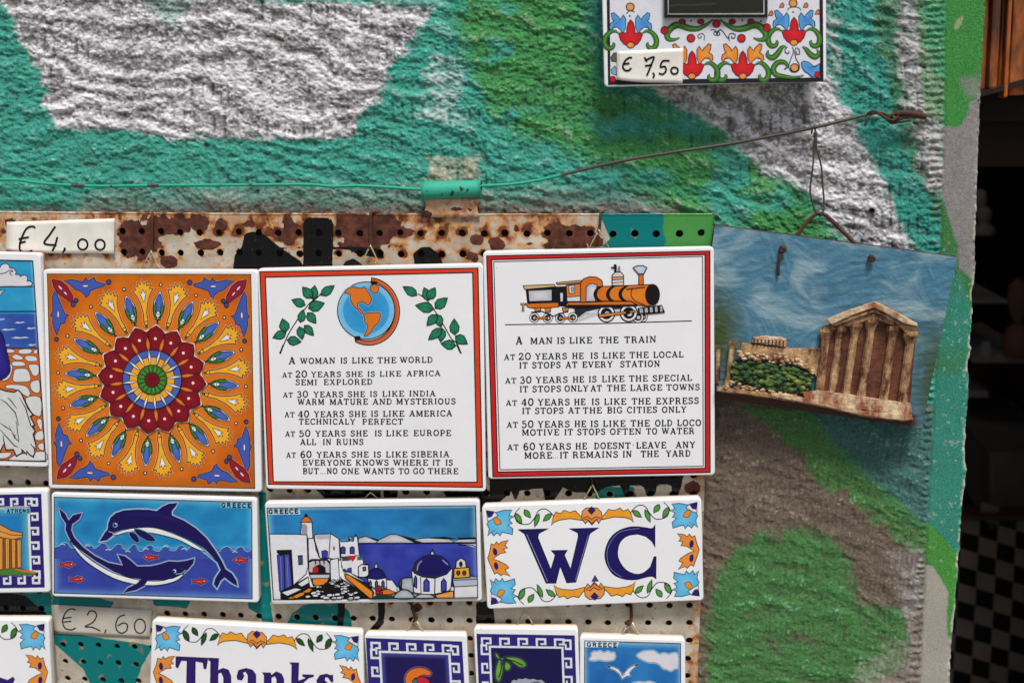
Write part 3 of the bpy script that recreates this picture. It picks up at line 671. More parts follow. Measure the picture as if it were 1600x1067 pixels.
# ---- orange rosette tile
def rosette():
    root = tile('ceramic_tile', 'square orange tile with a blue, yellow and red rosette, above the dolphins', 'tile', [(67, 421), (402, 422), (409, 769), (75.6, 763)], clay=M_BISQ)
    A = Art(HT, zoomed(60, 410, 2.883))
    q = [(40, 52), (957, 54), (975, 1018), (64, 997)]
    cx, cy_ = 512, 528
    def bg(a, b, x, y):
        r = math.hypot(x-cx, y-cy_); k = float(fbm(np.array(x/60.), np.array(y/60.), 301, 2))
        s = max(0, min(1, (460-r)/260)); m = max(0, min(1, (r-380)/140))
        e = min(a, 1-a, b, 1-b); e = max(0, 1-e*30)
        c = [208+12*k, 108+14*k-10*m, 22-6*m]
        c = [c[0]-28*m*(1-.5*k), c[1]-22*m*(1-.6*k), c[2]]
        return tuple(c[i]*(1-e*.35)+(150, 110, 20)[i]*e*.35 for i in range(3))
    A.grid(q, 46, 46, bg); A.line(q, .9, (40, 40, 20), closed=True)
    A.build('orange_ground', root)
    A = Art(HT, zoomed(60, 410, 2.883), base=8e-5)
    YL, BL_, GR, RD, WH = (236, 168, 34), (64, 92, 172), (44, 112, 34), (112, 10, 24), (232, 228, 226)
    def rot(pts, an, f=1.0):
        t = math.radians(an); c, s = math.cos(t), math.sin(t)
        # local: x sideways, y outwards
        return [(cx+(x*c+y*s)*f, cy_+(x*s-y*c)*f) for x, y in pts]
    hl = ((244, 220, 196), (228, 120, 26))
    ph = 4.6
    for k in range(16):
        an = ph+22.5*k+random.uniform(-.8, .8); f = 1+random.uniform(-.012, .012)
        # yellow crown flower between two petals
        am = an+11.25
        cr = [(-6, 246), (-10, 262), (-8, 300), (-17, 345), (-30, 378), (-46, 404), (-31, 408), (-38, 425), (-20, 421), (-21, 440), (-8, 429), (0, 450), (8, 429), (21, 440), (20, 421), (38, 425), (31, 408), (46, 404), (30, 378), (17, 345), (7, 300), (10, 262), (6, 246)]
        A.shape(rot(cr, am, f), YL, 1.0, K_, cin=(240, 176, 44), halo=(hl[0], (224, 116, 24)), hw=3.6)
        A.shape(rot([(0, 346), (-9, 374), (-15, 397), (-6, 389), (0, 406), (6, 389), (15, 397), (9, 374)], am, f), WH, .8, K_)
        A.line(rot([(-11, 262), (11, 262)], am, f), .8, K_); A.disc(*rot([(0, 240)], am, f)[0], 5, (60, 130, 40), w=.6, n=8)
        # blue bud in a green calyx
        A.shape(rot([(0, 395), (-16, 368), (-25, 335), (-22, 300), (-10, 272), (0, 262), (10, 272), (22, 300), (25, 335), (16, 368)], an, f), WH, 1.0, K_, True, halo=((240, 200, 160), (224, 116, 24)), hw=3.2)
        A.shape(rot([(0, 385), (-14, 358), (-17, 325), (-6, 296), (6, 296), (17, 325), (14, 358)], an, f), BL_, .7, K_, True, cin=(84, 108, 190))
        for sx in (-1, 1):
            A.shape(rot([(sx*4, 268), (sx*20, 292), (sx*24, 322), (sx*18, 345), (sx*9, 322), (sx*12, 305)], an, f), GR, .7, K_, cin=(60, 140, 44))
            A.shape(rot([(0, 262), (sx*12, 270), (sx*13, 288), (sx*3, 280)], an, f), GR, .6, K_)
        A.disc(*rot([(0, 298)], an, f)[0], 7, WH, w=.5, n=10)
        A.line(rot([(0, 236), (0, 268)], an, f), 2.2, (24, 30, 50)); A.disc(*rot([(0, 250)], an, f)[0], 4.5, (60, 70, 110), n=8, w=.6)
        A.disc(*rot([(0, 424)], an, f)[0], 6.5, WH, w=1.1, n=12)
    # petals
    for k in range(16):
        an = ph+22.5*k
        pt = [(-11, 128), (-30, 165), (-45, 205), (-26, 224), (0, 246), (26, 224), (45, 205), (30, 165), (11, 128)]
        A.poly(rot([(-20, 128), (-50, 210), (-47, 216), (-24, 232), (0, 252), (24, 232), (47, 216), (50, 210), (20, 128)], an), (236, 228, 220))
    for k in range(16):
        an = ph+22.5*k
        A.shape(rot([(-26, 126), (-45, 206), (-25, 228), (0, 244), (25, 228), (45, 206), (26, 126)], an), RD, .9, (60, 14, 24), cin=(140, 16, 34))
        A.disc(*rot([(0, 185)], an)[0], 6.5, (240, 226, 220), n=10)
    for k in range(16):
        an = ph+11.25+22.5*k
        A.shape(rot([(0, 126), (-7, 145), (-8, 165), (-3, 186), (0, 192), (3, 186), (8, 165), (7, 145)], an), (206, 104, 30), .5, (90, 20, 16), cin=(220, 132, 50))
    A.disc(cx, cy_, 133, (56, 84, 168), w=1.1); A.disc(cx, cy_, 131, (70, 96, 176), n=40, w=0)
    for k in range(16):
        an = ph+11.25+22.5*k
        A.poly(rot([(-14, 66), (-19, 100), (19, 100), (14, 66)], an+11.25), (238, 166, 34))
        A.line(rot([(-19, 101), (19, 101)], an+11.25), .8, (40, 40, 70))
    for k in range(16):
        an = ph+11.25+22.5*k
        A.shape(rot([(0, 66), (-5, 88), (-6, 104), (0, 138), (6, 104), (5, 88)], an), (222, 220, 214), .8, (20, 30, 60))
    A.disc(cx, cy_, 66, (50, 118, 36), w=1.0, cin=(70, 140, 44), n=32)
    for k in range(16):
        an = ph+22.5*k; A.line(rot([(0, 34), (0, 66)], an), .8, (30, 60, 24)); A.line(rot([(0, 40), (0, 60)], an+11), .6, (120, 160, 100))
    A.disc(cx, cy_, 33, (118, 14, 26), w=.8, cin=(96, 6, 20), n=24)
    A.build('rosette', root)
    # corner sprays, drawn once and mirrored into the four corners
    o0 = zoomed(60, 410, 5.617); Q = [zoomed(60, 410, 2.883)(*p) for p in q]
    def cm(pts, fx, fy):
        out = []
        for x, y in pts:
            a, b = ibil(Q, *o0(x, y)); out.append(bil(Q, 1-a if fx else a, 1-b if fy else b))
        return out
    for fx in (0, 1):
        for fy in (0, 1):
            A = Art(HT, lambda x, y: (x, y), base=8e-5); hh = ((236, 206, 200), (206, 104, 24))
            for pts, c, ci in (([(225, 160), (290, 150), (390, 170), (415, 130), (440, 165), (490, 130), (505, 168), (590, 190), (575, 210), (490, 235), (455, 250), (445, 285), (415, 312), (405, 282), (370, 255), (320, 235), (262, 182)], (62, 88, 170), (84, 108, 190)),
                               ([(140, 250), (168, 290), (200, 370), (235, 452), (268, 460), (238, 492), (235, 528), (195, 540), (180, 590), (160, 640), (140, 590), (122, 530), (127, 480), (105, 465), (125, 430), (122, 300)], (62, 88, 170), (84, 108, 190)),
                               ([(118, 148), (195, 162), (250, 205), (300, 290), (306, 345), (285, 352), (230, 312), (165, 270), (133, 215)], (142, 22, 44), (160, 36, 52))):
                A.shape(cm(pts, fx, fy), c, .9, K_, halo=hh, hw=2.6)
            for e in ((412, 207, 28, 9, 0), (173, 455, 9, 30, 0), (192, 222, 9, 26, -42), (237, 270, 8, 22, -42)):
                p = [(e[0]+e[2]*math.cos(t)*math.cos(math.radians(e[4]))-e[3]*math.sin(t)*math.sin(math.radians(e[4])), e[1]+e[2]*math.cos(t)*math.sin(math.radians(e[4]))+e[3]*math.sin(t)*math.cos(math.radians(e[4]))) for t in np.linspace(0, 6.28, 11)[:-1]]
                A.shape(cm(p, fx, fy), (230, 214, 220), .5, (90, 40, 60))
            for (x, y, r) in ((617, 174, 21), (158, 675, 18), (305, 368, 20), (330, 333, 18)):
                A.shape(cm([(x+r*math.cos(t), y+r*math.sin(t)) for t in np.linspace(0, 6.28, 11)[:-1]], fx, fy), (58, 74, 140), .9, K_)
            A.build('corner_ornament', root)
    loop_part(root, 236, 393, 221, 250, 419)
rosette()
RED = (206, 58, 30)
def frame_lines(A, qo, qi, c, dark=K_, w=1.3):
    n = len(A.V)
    px = [A.fn(*p) for p in qo]+[A.fn(*p) for p in qi]
    A.add(px, [(k, (k+1) % 4, 4+(k+1) % 4, 4+k) for k in range(4)], [lin(c)]*8)
    A.line(qo, w, dark, closed=True); A.line(qi, w, dark, closed=True)
WOMAN = [
 (486, 480, 26, [('A', 146, 178, 31), ('WOMAN', 197, 358), ('IS', 379, 412), ('LIKE', 430, 529), ('THE', 545, 633), ('WORLD', 646, 797)]),
 (547, 540, 24, [('AT', 117, 164, 22), ('20', 175, 232, 30), ('YEARS', 246, 385), ('SHE', 404, 481), ('IS', 500, 537), ('LIKE', 555, 655), ('AFRICA', 677, 832)]),
 (581, 579, 25, [('SEMI', 176, 277), ('EXPLORED', 303, 526)]),
 (637, 631, 25, [('AT', 120, 168, 22), ('30', 182, 236, 29), ('YEARS', 257, 394), ('SHE', 412, 492), ('IS', 511, 548), ('LIKE', 567, 668), ('INDIA', 688, 810)]),
 (670, 667, 26, [('WARM', 186, 309), ('MATURE', 330, 505), ('AND', 524, 613), ('MYSTERIOUS', 630, 901)]),
 (726, 721, 26, [('AT', 127, 175, 23), ('40', 188, 241, 30), ('YEARS', 259, 398), ('SHE', 417, 498), ('IS', 516, 552), ('LIKE', 570, 669), ('AMERICA', 689, 885)]),
 (758, 758, 25, [('TECHNICALY', 191, 449), ('PERFECT', 477, 664)]),
 (813, 809, 26, [('AT', 130, 177, 23), ('50', 192, 247, 30), ('YEARS', 265, 406), ('SHE', 424, 504), ('IS', 533, 568), ('LIKE', 584, 686), ('EUROPE', 708, 880)]),
 (850, 850, 26, [('ALL', 197, 272), ('IN', 299, 340), ('RUINS', 360, 486)]),
 (908, 905, 26, [('AT', 134, 182, 23), ('60', 198, 252, 30), ('YEARS', 271, 410), ('SHE', 428, 508), ('IS', 528, 565), ('LIKE', 583, 683), ('SIBERIA', 697, 872)]),
 (943, 943, 26, [('EVERYONE', 208, 430), ('KNOWS', 447, 599), ('WHERE', 616, 776), ('IT', 794, 831), ('IS', 852, 888)]),
 (981, 981, 26, [('BUT', 209, 284), ('...', 288, 315), ('NO', 317, 368), ('ONE', 383, 465), ('WANTS', 483, 625), ('TO', 641, 692), ('GO', 706, 761), ('THERE', 773, 912)])]
TRAIN = [
 (455, 447, 28, [('A', 160, 192, 34), ('MAN', 225, 328), ('IS', 345, 384), ('LIKE', 401, 506), ('THE', 535, 625), ('TRAIN', 649, 795)]),
 (526, 514, 27, [('AT', 107, 160, 24), ('20', 171, 231, 31), ('YEARS', 246, 394), ('HE', 413, 468), ('IS', 496, 534), ('LIKE', 550, 654), ('THE', 672, 761), ('LOCAL', 779, 918)]),
 (564, 556, 27, [('IT', 175, 216), ('STOPS', 233, 365), ('AT', 384, 440), ('EVERY', 459, 600), ('STATION', 630, 812)]),
 (632, 619, 27, [('AT', 112, 165, 24), ('30', 178, 234, 31), ('YEARS', 249, 397), ('HE', 416, 470), ('IS', 488, 527), ('LIKE', 547, 652), ('THE', 670, 757), ('SPECIAL', 776, 956)]),
 (671, 661, 27, [('IT', 177, 218), ('STOPS', 234, 367), ('ONLY', 379, 490), ('AT', 497, 550), ('THE', 570, 658), ('LARGE', 675, 822), ('TOWNS', 838, 992)]),
 (732, 723, 28, [('AT', 115, 169, 24), ('40', 185, 243, 32), ('YEARS', 258, 406), ('HE', 422, 476), ('IS', 501, 540), ('LIKE', 557, 660), ('THE', 682, 769), ('EXPRESS', 791, 988)]),
 (769, 762, 27, [('IT', 188, 229), ('STOPS', 246, 378), ('AT', 396, 452), ('THE', 462, 550), ('BIG', 571, 643), ('CITIES', 660, 800), ('ONLY', 818, 932)]),
 (831, 822, 28, [('AT', 119, 172, 25), ('50', 186, 243, 32), ('YEARS', 258, 406), ('HE', 424, 479), ('IS', 496, 535), ('LIKE', 552, 657), ('THE', 677, 766), ('OLD', 787, 868), ('LOCO', 886, 998)]),
 (866, 858, 27, [('MOTIVE', 187, 358), ('IT', 378, 420), ('STOPS', 436, 567), ('OFTEN', 584, 728), ('TO', 747, 800), ('WATER', 817, 968)]),
 (932, 921, 28, [('AT', 122, 175, 25), ('60', 193, 250, 32), ('YEARS', 263, 412), ('HE', 428, 483), ('DOESNT', 512, 680), ('LEAVE', 702, 840), ('ANY', 880, 972)]),
 (970, 960, 28, [('MORE', 198, 326), ('...', 328, 352), ('IT', 358, 399), ('REMAINS', 415, 624), ('IN', 641, 685), ('THE', 723, 806), ('YARD', 836, 950)])]
def lettering(root, fn, rows, bold=1.0):
    A = Art(HT, fn)
    for (y0, y1, hh, ws) in rows:
        xa, xb = ws[0][1], ws[-1][2]
        for wd in ws:
            h = wd[3] if len(wd) > 3 else hh; f = lambda x: y0+(y1-y0)*(x-xa)/(xb-xa)
            word(A, wd[0], wd[1]+1, wd[2]-1, f(wd[1])+(1.5 if len(wd) > 3 and h > hh else 0), h, (22, 22, 30), y1=f(wd[2]), bold=bold)
    A.build('lettering', root, M_INK)
def leaf(A, x, y, L_, w_, an, c=(20, 104, 74), cin=(46, 140, 108), oc=K_, lw=.9):
    t = math.radians(an); f = lambda a, b: (x+a*math.cos(t)-b*math.sin(t), y+a*math.sin(t)+b*math.cos(t))
    P = [f(0, 0), f(.22*L_, .42*w_), f(.5*L_, .5*w_), f(.8*L_, .25*w_), f(L_, 0), f(.8*L_, -.25*w_), f(.5*L_, -.5*w_), f(.22*L_, -.42*w_)]
    A.shape(P, c, lw, oc, cin=cin); A.line([f(.05*L_, 0), f(.9*L_, 0)], .5, (10, 40, 40))
def woman():
    fn = zoomed(400, 400, 2.883)
    root = tile('ceramic_tile', 'orange framed white tile, globe over the lettering A WOMAN IS LIKE THE WORLD', 'tile', [(401.7, 420), (754.5, 412), (759.5, 768), (415.6, 764)], clay=M_BISQW)
    A = Art(HT, fn)
    frame_lines(A, [(17, 72), (1000, 55), (1020, 1041), (57, 1027)], [(42, 96), (976, 75), (996, 1018), (78, 1016)], (216, 62, 28))
    A.build('orange_frame', root)
    A = Art(HT, fn)
    # globe on its arc stand
    ar = [(521, 103)]+[(492+150*math.cos(t), 245+153*math.sin(t)) for t in np.linspace(-1.33, 1.95, 26)]
    arc_o = [(508+139*math.cos(t), 250+152*math.sin(t)) for t in np.linspace(-1.48, 2.02, 30)]
    arc_i = [(500+125*math.cos(t), 250+132*math.sin(t)) for t in np.linspace(2.02, -1.42, 30)]
    A.shape(arc_o+arc_i, (196, 88, 38), 1.1, K_)
    A.line([(508+134*math.cos(t), 250+144*math.sin(t)) for t in np.linspace(-1.3, 1.9, 30)], 1.0, (222, 130, 90))
    A.disc(496, 246, 129, (150, 200, 226), n=40, w=1.2); A.disc(496, 246, 124, (120, 190, 226), n=40, cin=(44, 150, 208))
    A.disc(496, 246, 104, (56, 154, 208), n=36, cin=(30, 134, 196))
    OG = (216, 116, 34)
    for P in ([(398, 165), (415, 148), (440, 140), (470, 146), (488, 140), (500, 158), (515, 178), (520, 200), (505, 222), (492, 212), (478, 208), (462, 212), (458, 228), (470, 240), (482, 258), (474, 262), (455, 240), (440, 226), (425, 196), (425, 175), (410, 168)],
              [(486, 262), (510, 256), (556, 256), (560, 275), (552, 300), (532, 318), (520, 340), (500, 358), (488, 358), (498, 335), (502, 312), (490, 295), (488, 275)], [(518, 135), (540, 128), (552, 145), (545, 168), (524, 160), (514, 148)]):
        A.shape(P, OG, .9, (50, 30, 30), True, halo=((190, 216, 226), (40, 142, 200)), hw=4)
    A.shape([(515, 112), (548, 116), (546, 128), (520, 130)], K_, 0); A.shape([(440, 362), (468, 360), (474, 374), (448, 382)], K_, 0)
    A.build('globe_picture', root)
    for nm, leaves, stem in (('leafy_sprig', [(135, 342, 62, 46, -105), (135, 345, 64, 40, 158), (140, 378, 64, 42, 8), (196, 318, 60, 36, 78), (218, 312, 62, 36, 48), (200, 300, 60, 36, -78), (232, 255, 62, 40, 52), (222, 222, 66, 40, -158), (236, 236, 76, 50, -18), (256, 196, 64, 40, -82), (252, 190, 66, 44, -130), (292, 178, 76, 40, -36)],
                      [(110, 440), (125, 400), (150, 345), (195, 275), (240, 215), (275, 188), (300, 160)]),
                     ('leafy_sprig', [(895, 356, 74, 44, -92), (898, 360, 66, 44, 34), (900, 405, 68, 44, 190), (840, 326, 62, 38, 98), (838, 326, 80, 40, 140), (815, 262, 62, 38, 72), (814, 264, 66, 40, 132), (802, 240, 86, 48, 192), (806, 236, 74, 46, -40), (780, 200, 62, 42, -112), (776, 196, 62, 42, -60), (726, 178, 76, 40, 212)],
                      [(925, 440), (905, 395), (880, 372), (850, 320), (815, 262), (795, 232), (765, 195), (730, 170)])):
        B = Art(HT, fn); B.line(stem, 1.3, K_, True)
        B.shape([(104, 440), (112, 442), (126, 400), (120, 398)] if stem[0][0] < 500 else [(918, 438), (928, 440), (908, 396), (900, 398)], K_, 0)
        for l in leaves: leaf(B, *l)
        B.build(nm, root)
    lettering(root, fn, WOMAN, 1.02)
    loop_part(root, 578.6, 384, 564.5, 592.5, 411)
woman()
def train():
    fn = zoomed(750, 380, 2.884)
    root = tile('ceramic_tile', 'red framed white tile, steam engine over the lettering A MAN IS LIKE THE TRAIN', 'tile', [(754.5, 393), (1115.5, 385.5), (1117.5, 742.5), (762.5, 748.5)], clay=M_BISQW)
    A = Art(HT, fn)
    frame_lines(A, [(30, 58), (1036, 36), (1037, 1032), (58, 1052)], [(53, 75), (1014, 52), (1015, 1013), (80, 1030)], (196, 30, 32))
    A.line([(62, 84), (1003, 60), (1006, 1004), (90, 1020)], 1.0, K_, closed=True)
    A.build('red_frame', root)
    A = Art(HT, zoomed(780, 400, 5.0))
    OR, DK, SL, WH = (212, 108, 26), (14, 14, 18), (176, 178, 186), (224, 224, 224)
    A.line([(45, 537), (400, 532), (800, 528), (1505, 507)], 1.3, DK)
    def wheel(x, y, r, d=0):
        A.disc(x, y, r, DK, n=22); A.disc(x, y, r*.86, WH, n=22); A.disc(x, y, r*.64, DK, n=20); A.disc(x+r*.08, y+r*.05, r*.30, (200, 200, 204), n=12)
    A.poly([(590, 400), (1040, 385), (1090, 440), (760, 470), (600, 520), (560, 470)], (196, 196, 200))
    A.poly([(585, 385), (1060, 375), (1070, 410), (830, 420), (700, 450), (600, 500), (590, 440)], (40, 40, 46))
    for t in range(3): A.line([(600+30*t, 500-10*t), (680+20*t, 440), (790, 415+12*t)], 1.3, WH)
    for x, y, r in ((1120, 475, 42), (1085, 478, 46)): wheel(x, y, r)
    for x, y, r in ((275, 482, 41), (378, 484, 40), (478, 484, 41), (575, 480, 40)): wheel(x, y, r)
    wheel(838, 450, 70); wheel(1012, 445, 72)
    A.shape([(280, 478), (380, 478), (382, 492), (280, 494)], (206, 120, 50), .7); A.shape([(480, 480), (575, 476), (577, 490), (480, 496)], (206, 120, 50), .7)
    A.shape([(780, 455), (1060, 425), (1066, 440), (800, 478), (778, 476)], (212, 130, 60), .9)
    A.disc(1005, 440, 18, DK, n=12)
    # tender
    A.poly([(205, 250), (530, 235), (530, 400), (218, 368)], DK)
    A.shape([(228, 270), (412, 262), (412, 350), (234, 356)], SL, .8, DK, cin=(214, 214, 220))
    A.shape([(186, 232), (430, 222), (440, 240), (200, 262)], (206, 176, 120), 1.0)
    A.shape([(475, 290), (490, 284), (500, 295), (498, 356), (478, 358)], (206, 206, 210), .6)
    A.shape([(200, 372), (460, 362), (468, 398), (290, 412), (225, 402)], OR, 1.0)
    for x in (275, 355, 492): A.shape([(x, 405), (x+50, 403), (x+46, 438), (x+8, 440)], (204, 116, 50), .8)
    A.shape([(168, 370), (205, 370), (205, 382), (194, 384), (194, 432), (178, 432), (182, 384), (168, 382)], (190, 160, 130), .8)
    A.line([(250, 440), (330, 430), (420, 470), (540, 430)], 1.2, DK)
    # engine body
    A.shape([(530, 360), (1040, 345), (1090, 375), (1075, 382), (540, 385)], OR, 1.0)
    A.poly([(520, 386), (1075, 378), (1080, 394), (600, 412), (520, 404)], DK)
    A.shape([(524, 228), (640, 216), (640, 360), (530, 362)], (214, 120, 44), .9); A.shape([(528, 322), (634, 314), (634, 354), (532, 356)], (210, 210, 214), .8)
    A.shape([(545, 232), (590, 228), (590, 290), (548, 292)], (226, 220, 214), .8); A.shape([(562, 244), (582, 242), (582, 278), (562, 278)], (150, 156, 166), .5)
    A.shape([(445, 208), (640, 190), (645, 206), (455, 222)], (208, 150, 90), .9)
    A.shape([(636, 362), (636, 210), (660, 178), (710, 162), (760, 166), (800, 190), (808, 215), (808, 355)], OR, 1.1)
    A.shape([(678, 356), (680, 245), (700, 222), (730, 214), (765, 226), (772, 260), (770, 354)], SL, .9, DK, cin=(220, 220, 226))
    A.shape([(762, 240), (1180, 224), (1215, 250), (1230, 330), (1170, 392), (1080, 382), (1030, 352), (750, 352)], OR, 1.0, cin=(224, 132, 40))
    for x in (770, 868, 965):
        A.poly(sm([(x+10, 238), (x-22, 265), (x-34, 300), (x-22, 335), (x+6, 354), (x+34, 352), (x+6, 330), (x-6, 300), (x+6, 265), (x+40, 236)], True, 4), DK)
    A.line([(990, 262), (1140, 244)], 1.6, DK); A.line([(1040, 250), (1030, 300), (1060, 350), (1140, 385)], 1.0, DK, True)
    A.disc(1198, 302, 58, DK, ry=84, n=26)
    A.shape([(882, 232), (882, 150), (905, 128), (950, 126), (972, 152), (972, 230)], (214, 210, 206), 1.1); A.shape([(884, 165), (970, 160), (970, 182), (884, 188)], (206, 140, 80), .7); A.line([(884, 210), (970, 204)], .8, DK)
    A.poly([(896, 124), (900, 100), (872, 94), (872, 86), (896, 84), (896, 66), (914, 64), (920, 84), (918, 122)], DK); A.shape([(928, 124), (930, 96), (938, 78), (944, 100), (942, 124)], (180, 176, 170), .8)
    A.shape([(1090, 226), (1092, 145), (1124, 145), (1128, 224)], OR, 1.0); A.shape([(1046, 92), (1075, 78), (1125, 76), (1154, 92), (1128, 140), (1088, 142)], (176, 190, 204), 1.1, cin=(206, 214, 222))
    A.shape([(1085, 410), (1150, 400), (1270, 386), (1292, 440), (1170, 452), (1092, 450)], DK, 1.0)
    for k in range(5): A.shape([(1095+40*k, 412-5*k), (1122+38*k, 408-5*k), (1126+38*k, 444-3*k), (1098+40*k, 446-2*k)], (196, 196, 200), .5, cin=(150, 150, 160))
    A.build('locomotive_picture', root)
    lettering(root, fn, TRAIN, 1.0)
    loop_part(root, 935.5, 360, 921, 951, 386)
train()
# ---- dolphins
def dolphins():
    fn = zoomed(60, 750, 4.571)
    root = tile('ceramic_tile', 'oblong blue tile with two dolphins and red fish, below the orange rosette tile', 'tile', [(80, 769.5), (401, 778), (404.5, 941.5), (81, 931.6)])
    A = Art(HT, fn); q = [(113, 120), (1524, 156), (1527, 846), (113, 804)]
    wv = [(113, 480), (150, 470), (175, 448), (205, 450), (222, 470), (240, 486), (290, 486), (330, 478), (352, 458), (380, 470), (400, 490), (430, 470), (450, 452), (480, 456), (500, 486), (520, 498), (548, 470), (570, 458), (596, 466), (606, 492), (640, 498), (670, 466), (692, 460), (704, 480), (716, 506), (745, 508), (770, 480), (795, 466), (820, 476), (825, 500), (862, 508), (890, 480), (912, 464), (935, 480), (940, 500), (975, 505), (1002, 476), (1025, 466), (1042, 480), (1060, 505), (1085, 480), (1110, 472), (1125, 485), (1150, 505), (1200, 512), (1290, 512), (1310, 490), (1340, 476), (1366, 482), (1380, 502), (1405, 502), (1430, 482), (1455, 478), (1470, 500), (1500, 512), (1525, 490)]
    def c1(a, b, x, y):
        e = max(0, 1-min(a*28, (1-a)*28, b*14, (1-b)*14)); k = float(fbm(np.array(x/120.), np.array(y/90.), 311, 2))-.5
        wy = 488; d = max(0, 1-abs(y-wy)/26)
        c = (30+20*k, 132+40*k, 184+30*k) if y < wy else (50+14*k, 66+22*k, 158+26*k)
        t = max(e*.55, d*.5)
        return tuple(c[i]*(1-t)+(130, 196, 220)[i]*t for i in range(3))
    A.grid(q, 70, 34, c1)
    A.poly(wv+[(1525, 560), (113, 560)], (54, 74, 162)); A.line(wv, 2.0, (150, 204, 226), True); A.line([(x, y+2) for x, y in wv], .8, (14, 30, 90), True)
    for i in range(2, len(wv)-1, 6): A.line([(wv[i][0]-20, wv[i][1]+12), (wv[i][0], wv[i][1]+6), (wv[i][0]+16, wv[i][1]+14)], 1.2, (190, 214, 230), True)
    A.line(q, 1.0, (20, 24, 40), closed=True)
    A.build('sea_and_sky', root)
    A = Art(HT, fn, base=1.6e-4)
    NV = (22, 10, 82); h1 = ((196, 220, 234), (52, 120, 184))
    d1 = [(437, 437), (455, 408), (478, 372), (497, 350), (500, 310), (516, 268), (552, 236), (610, 217), (700, 210), (790, 212), (845, 222), (885, 190), (935, 168), (992, 163), (975, 190), (950, 220), (952, 252), (1040, 290), (1125, 345), (1200, 415), (1262, 500), (1310, 580), (1335, 635), (1380, 665), (1412, 715), (1420, 752), (1380, 730), (1330, 690), (1300, 715), (1275, 768), (1255, 740), (1265, 700), (1305, 640), (1280, 585), (1185, 505), (1080, 450), (960, 392), (830, 358), (700, 350), (610, 360), (545, 385), (520, 405), (490, 425)]
    A.line(d1, 6.6, h1[0], closed=True, edge=h1[1])
    A.shape([(522, 392), (600, 358), (700, 340), (830, 340), (960, 380), (1080, 434), (1190, 505), (1120, 486), (1000, 425), (850, 384), (720, 366), (640, 370), (560, 390)], (224, 228, 226), .8, K_, True)
    A.poly(d1[:-9]+[(1180, 480), (1080, 425), (950, 368), (830, 335), (700, 340), (600, 352), (530, 376), (528, 398), (490, 428)], NV); A.line(d1[:-8], .8, (16, 12, 60))
    A.poly([(600, 240), (760, 222), (860, 234), (960, 264), (1060, 312), (1000, 300), (860, 262), (720, 256)], (28, 16, 96))
    for f in ([(690, 350), (745, 362), (800, 392), (832, 428), (785, 430), (735, 405), (705, 380)], [(650, 376), (690, 382), (715, 420), (708, 442), (672, 420)]): A.shape(f, NV, .8, K_, True, halo=((170, 210, 230), (40, 130, 184)), hw=3)
    A.disc(548, 320, 17, (150, 190, 220), w=0, n=14); A.disc(546, 320, 13, (20, 20, 60), n=12); A.disc(552, 314, 4, (220, 220, 240), n=8)
    A.line([(500, 366), (528, 372), (545, 388)], .8, (150, 200, 220))
    d2 = [(150, 205), (190, 240), (215, 290), (250, 250), (308, 235), (290, 275), (240, 312), (232, 355), (255, 410), (320, 480), (400, 540), (500, 590), (605, 610), (592, 575), (570, 532), (620, 545), (665, 580), (705, 617), (800, 615), (870, 600), (930, 580), (1000, 584), (1060, 575), (1110, 560), (1105, 590), (1070, 632), (1030, 668), (960, 700), (880, 710), (780, 712), (755, 750), (700, 780), (610, 802), (640, 770), (700, 740), (738, 705), (640, 690), (540, 650), (420, 580), (320, 510), (250, 460), (215, 400), (195, 350), (200, 310), (165, 260)]
    A.line(d2, 6.2, (190, 212, 234), closed=True, edge=(58, 84, 168))
    A.shape([(226, 432), (320, 525), (430, 605), (550, 665), (700, 708), (790, 718), (900, 713), (1035, 668), (985, 716), (880, 745), (780, 750), (680, 740), (545, 702), (400, 622), (300, 540)], (226, 230, 228), .9, K_, True)
    A.poly(d2, NV); A.line(d2, .8, (14, 12, 60), closed=True)
    A.disc(972, 648, 13, (200, 220, 230), n=12); A.disc(968, 650, 9, (20, 20, 60), n=10); A.disc(1024, 630, 10, (40, 60, 120), w=.8, n=10); A.line([(980, 668), (1020, 664), (1050, 640)], .9, (160, 200, 220), True)
    A.build('dolphins_picture', root)
    for (x, y, s, sg) in ((205, 602, 1, 1), (275, 706, 1, 1), (803, 550, 1, -1), (1445, 570, 1, -1), (1152, 722, 1, 1)):
        A = Art(HT, fn, base=1.6e-4); f = [(x+sg*a*s, y+b) for a, b in ((55, 0), (30, -16), (5, -22), (-10, -14), (-35, -6), (-55, -16), (-48, 2), (-56, 14), (-30, 8), (0, 16), (10, 24), (24, 15))]
        A.line(f, 3.0, (206, 206, 226), closed=True, edge=(54, 74, 162)); A.shape(f, (196, 34, 36), .9, K_)
        A.disc(x+sg*32, y-3, 4, (230, 220, 210), n=8); A.line([(x-sg*20, y), (x+sg*15, y+2)], .6, (240, 140, 120)); A.build('red_fish', root)
    A = Art(HT, fn, base=1.6e-4); A.poly([(1302, 156), (1524, 160), (1524, 202), (1302, 196)], (120, 186, 214)); word(A, 'GREECE', 1306, 1518, 192, 30, (14, 14, 24), True, 196, 1.35); A.build('lettering', root, M_INK)
dolphins()
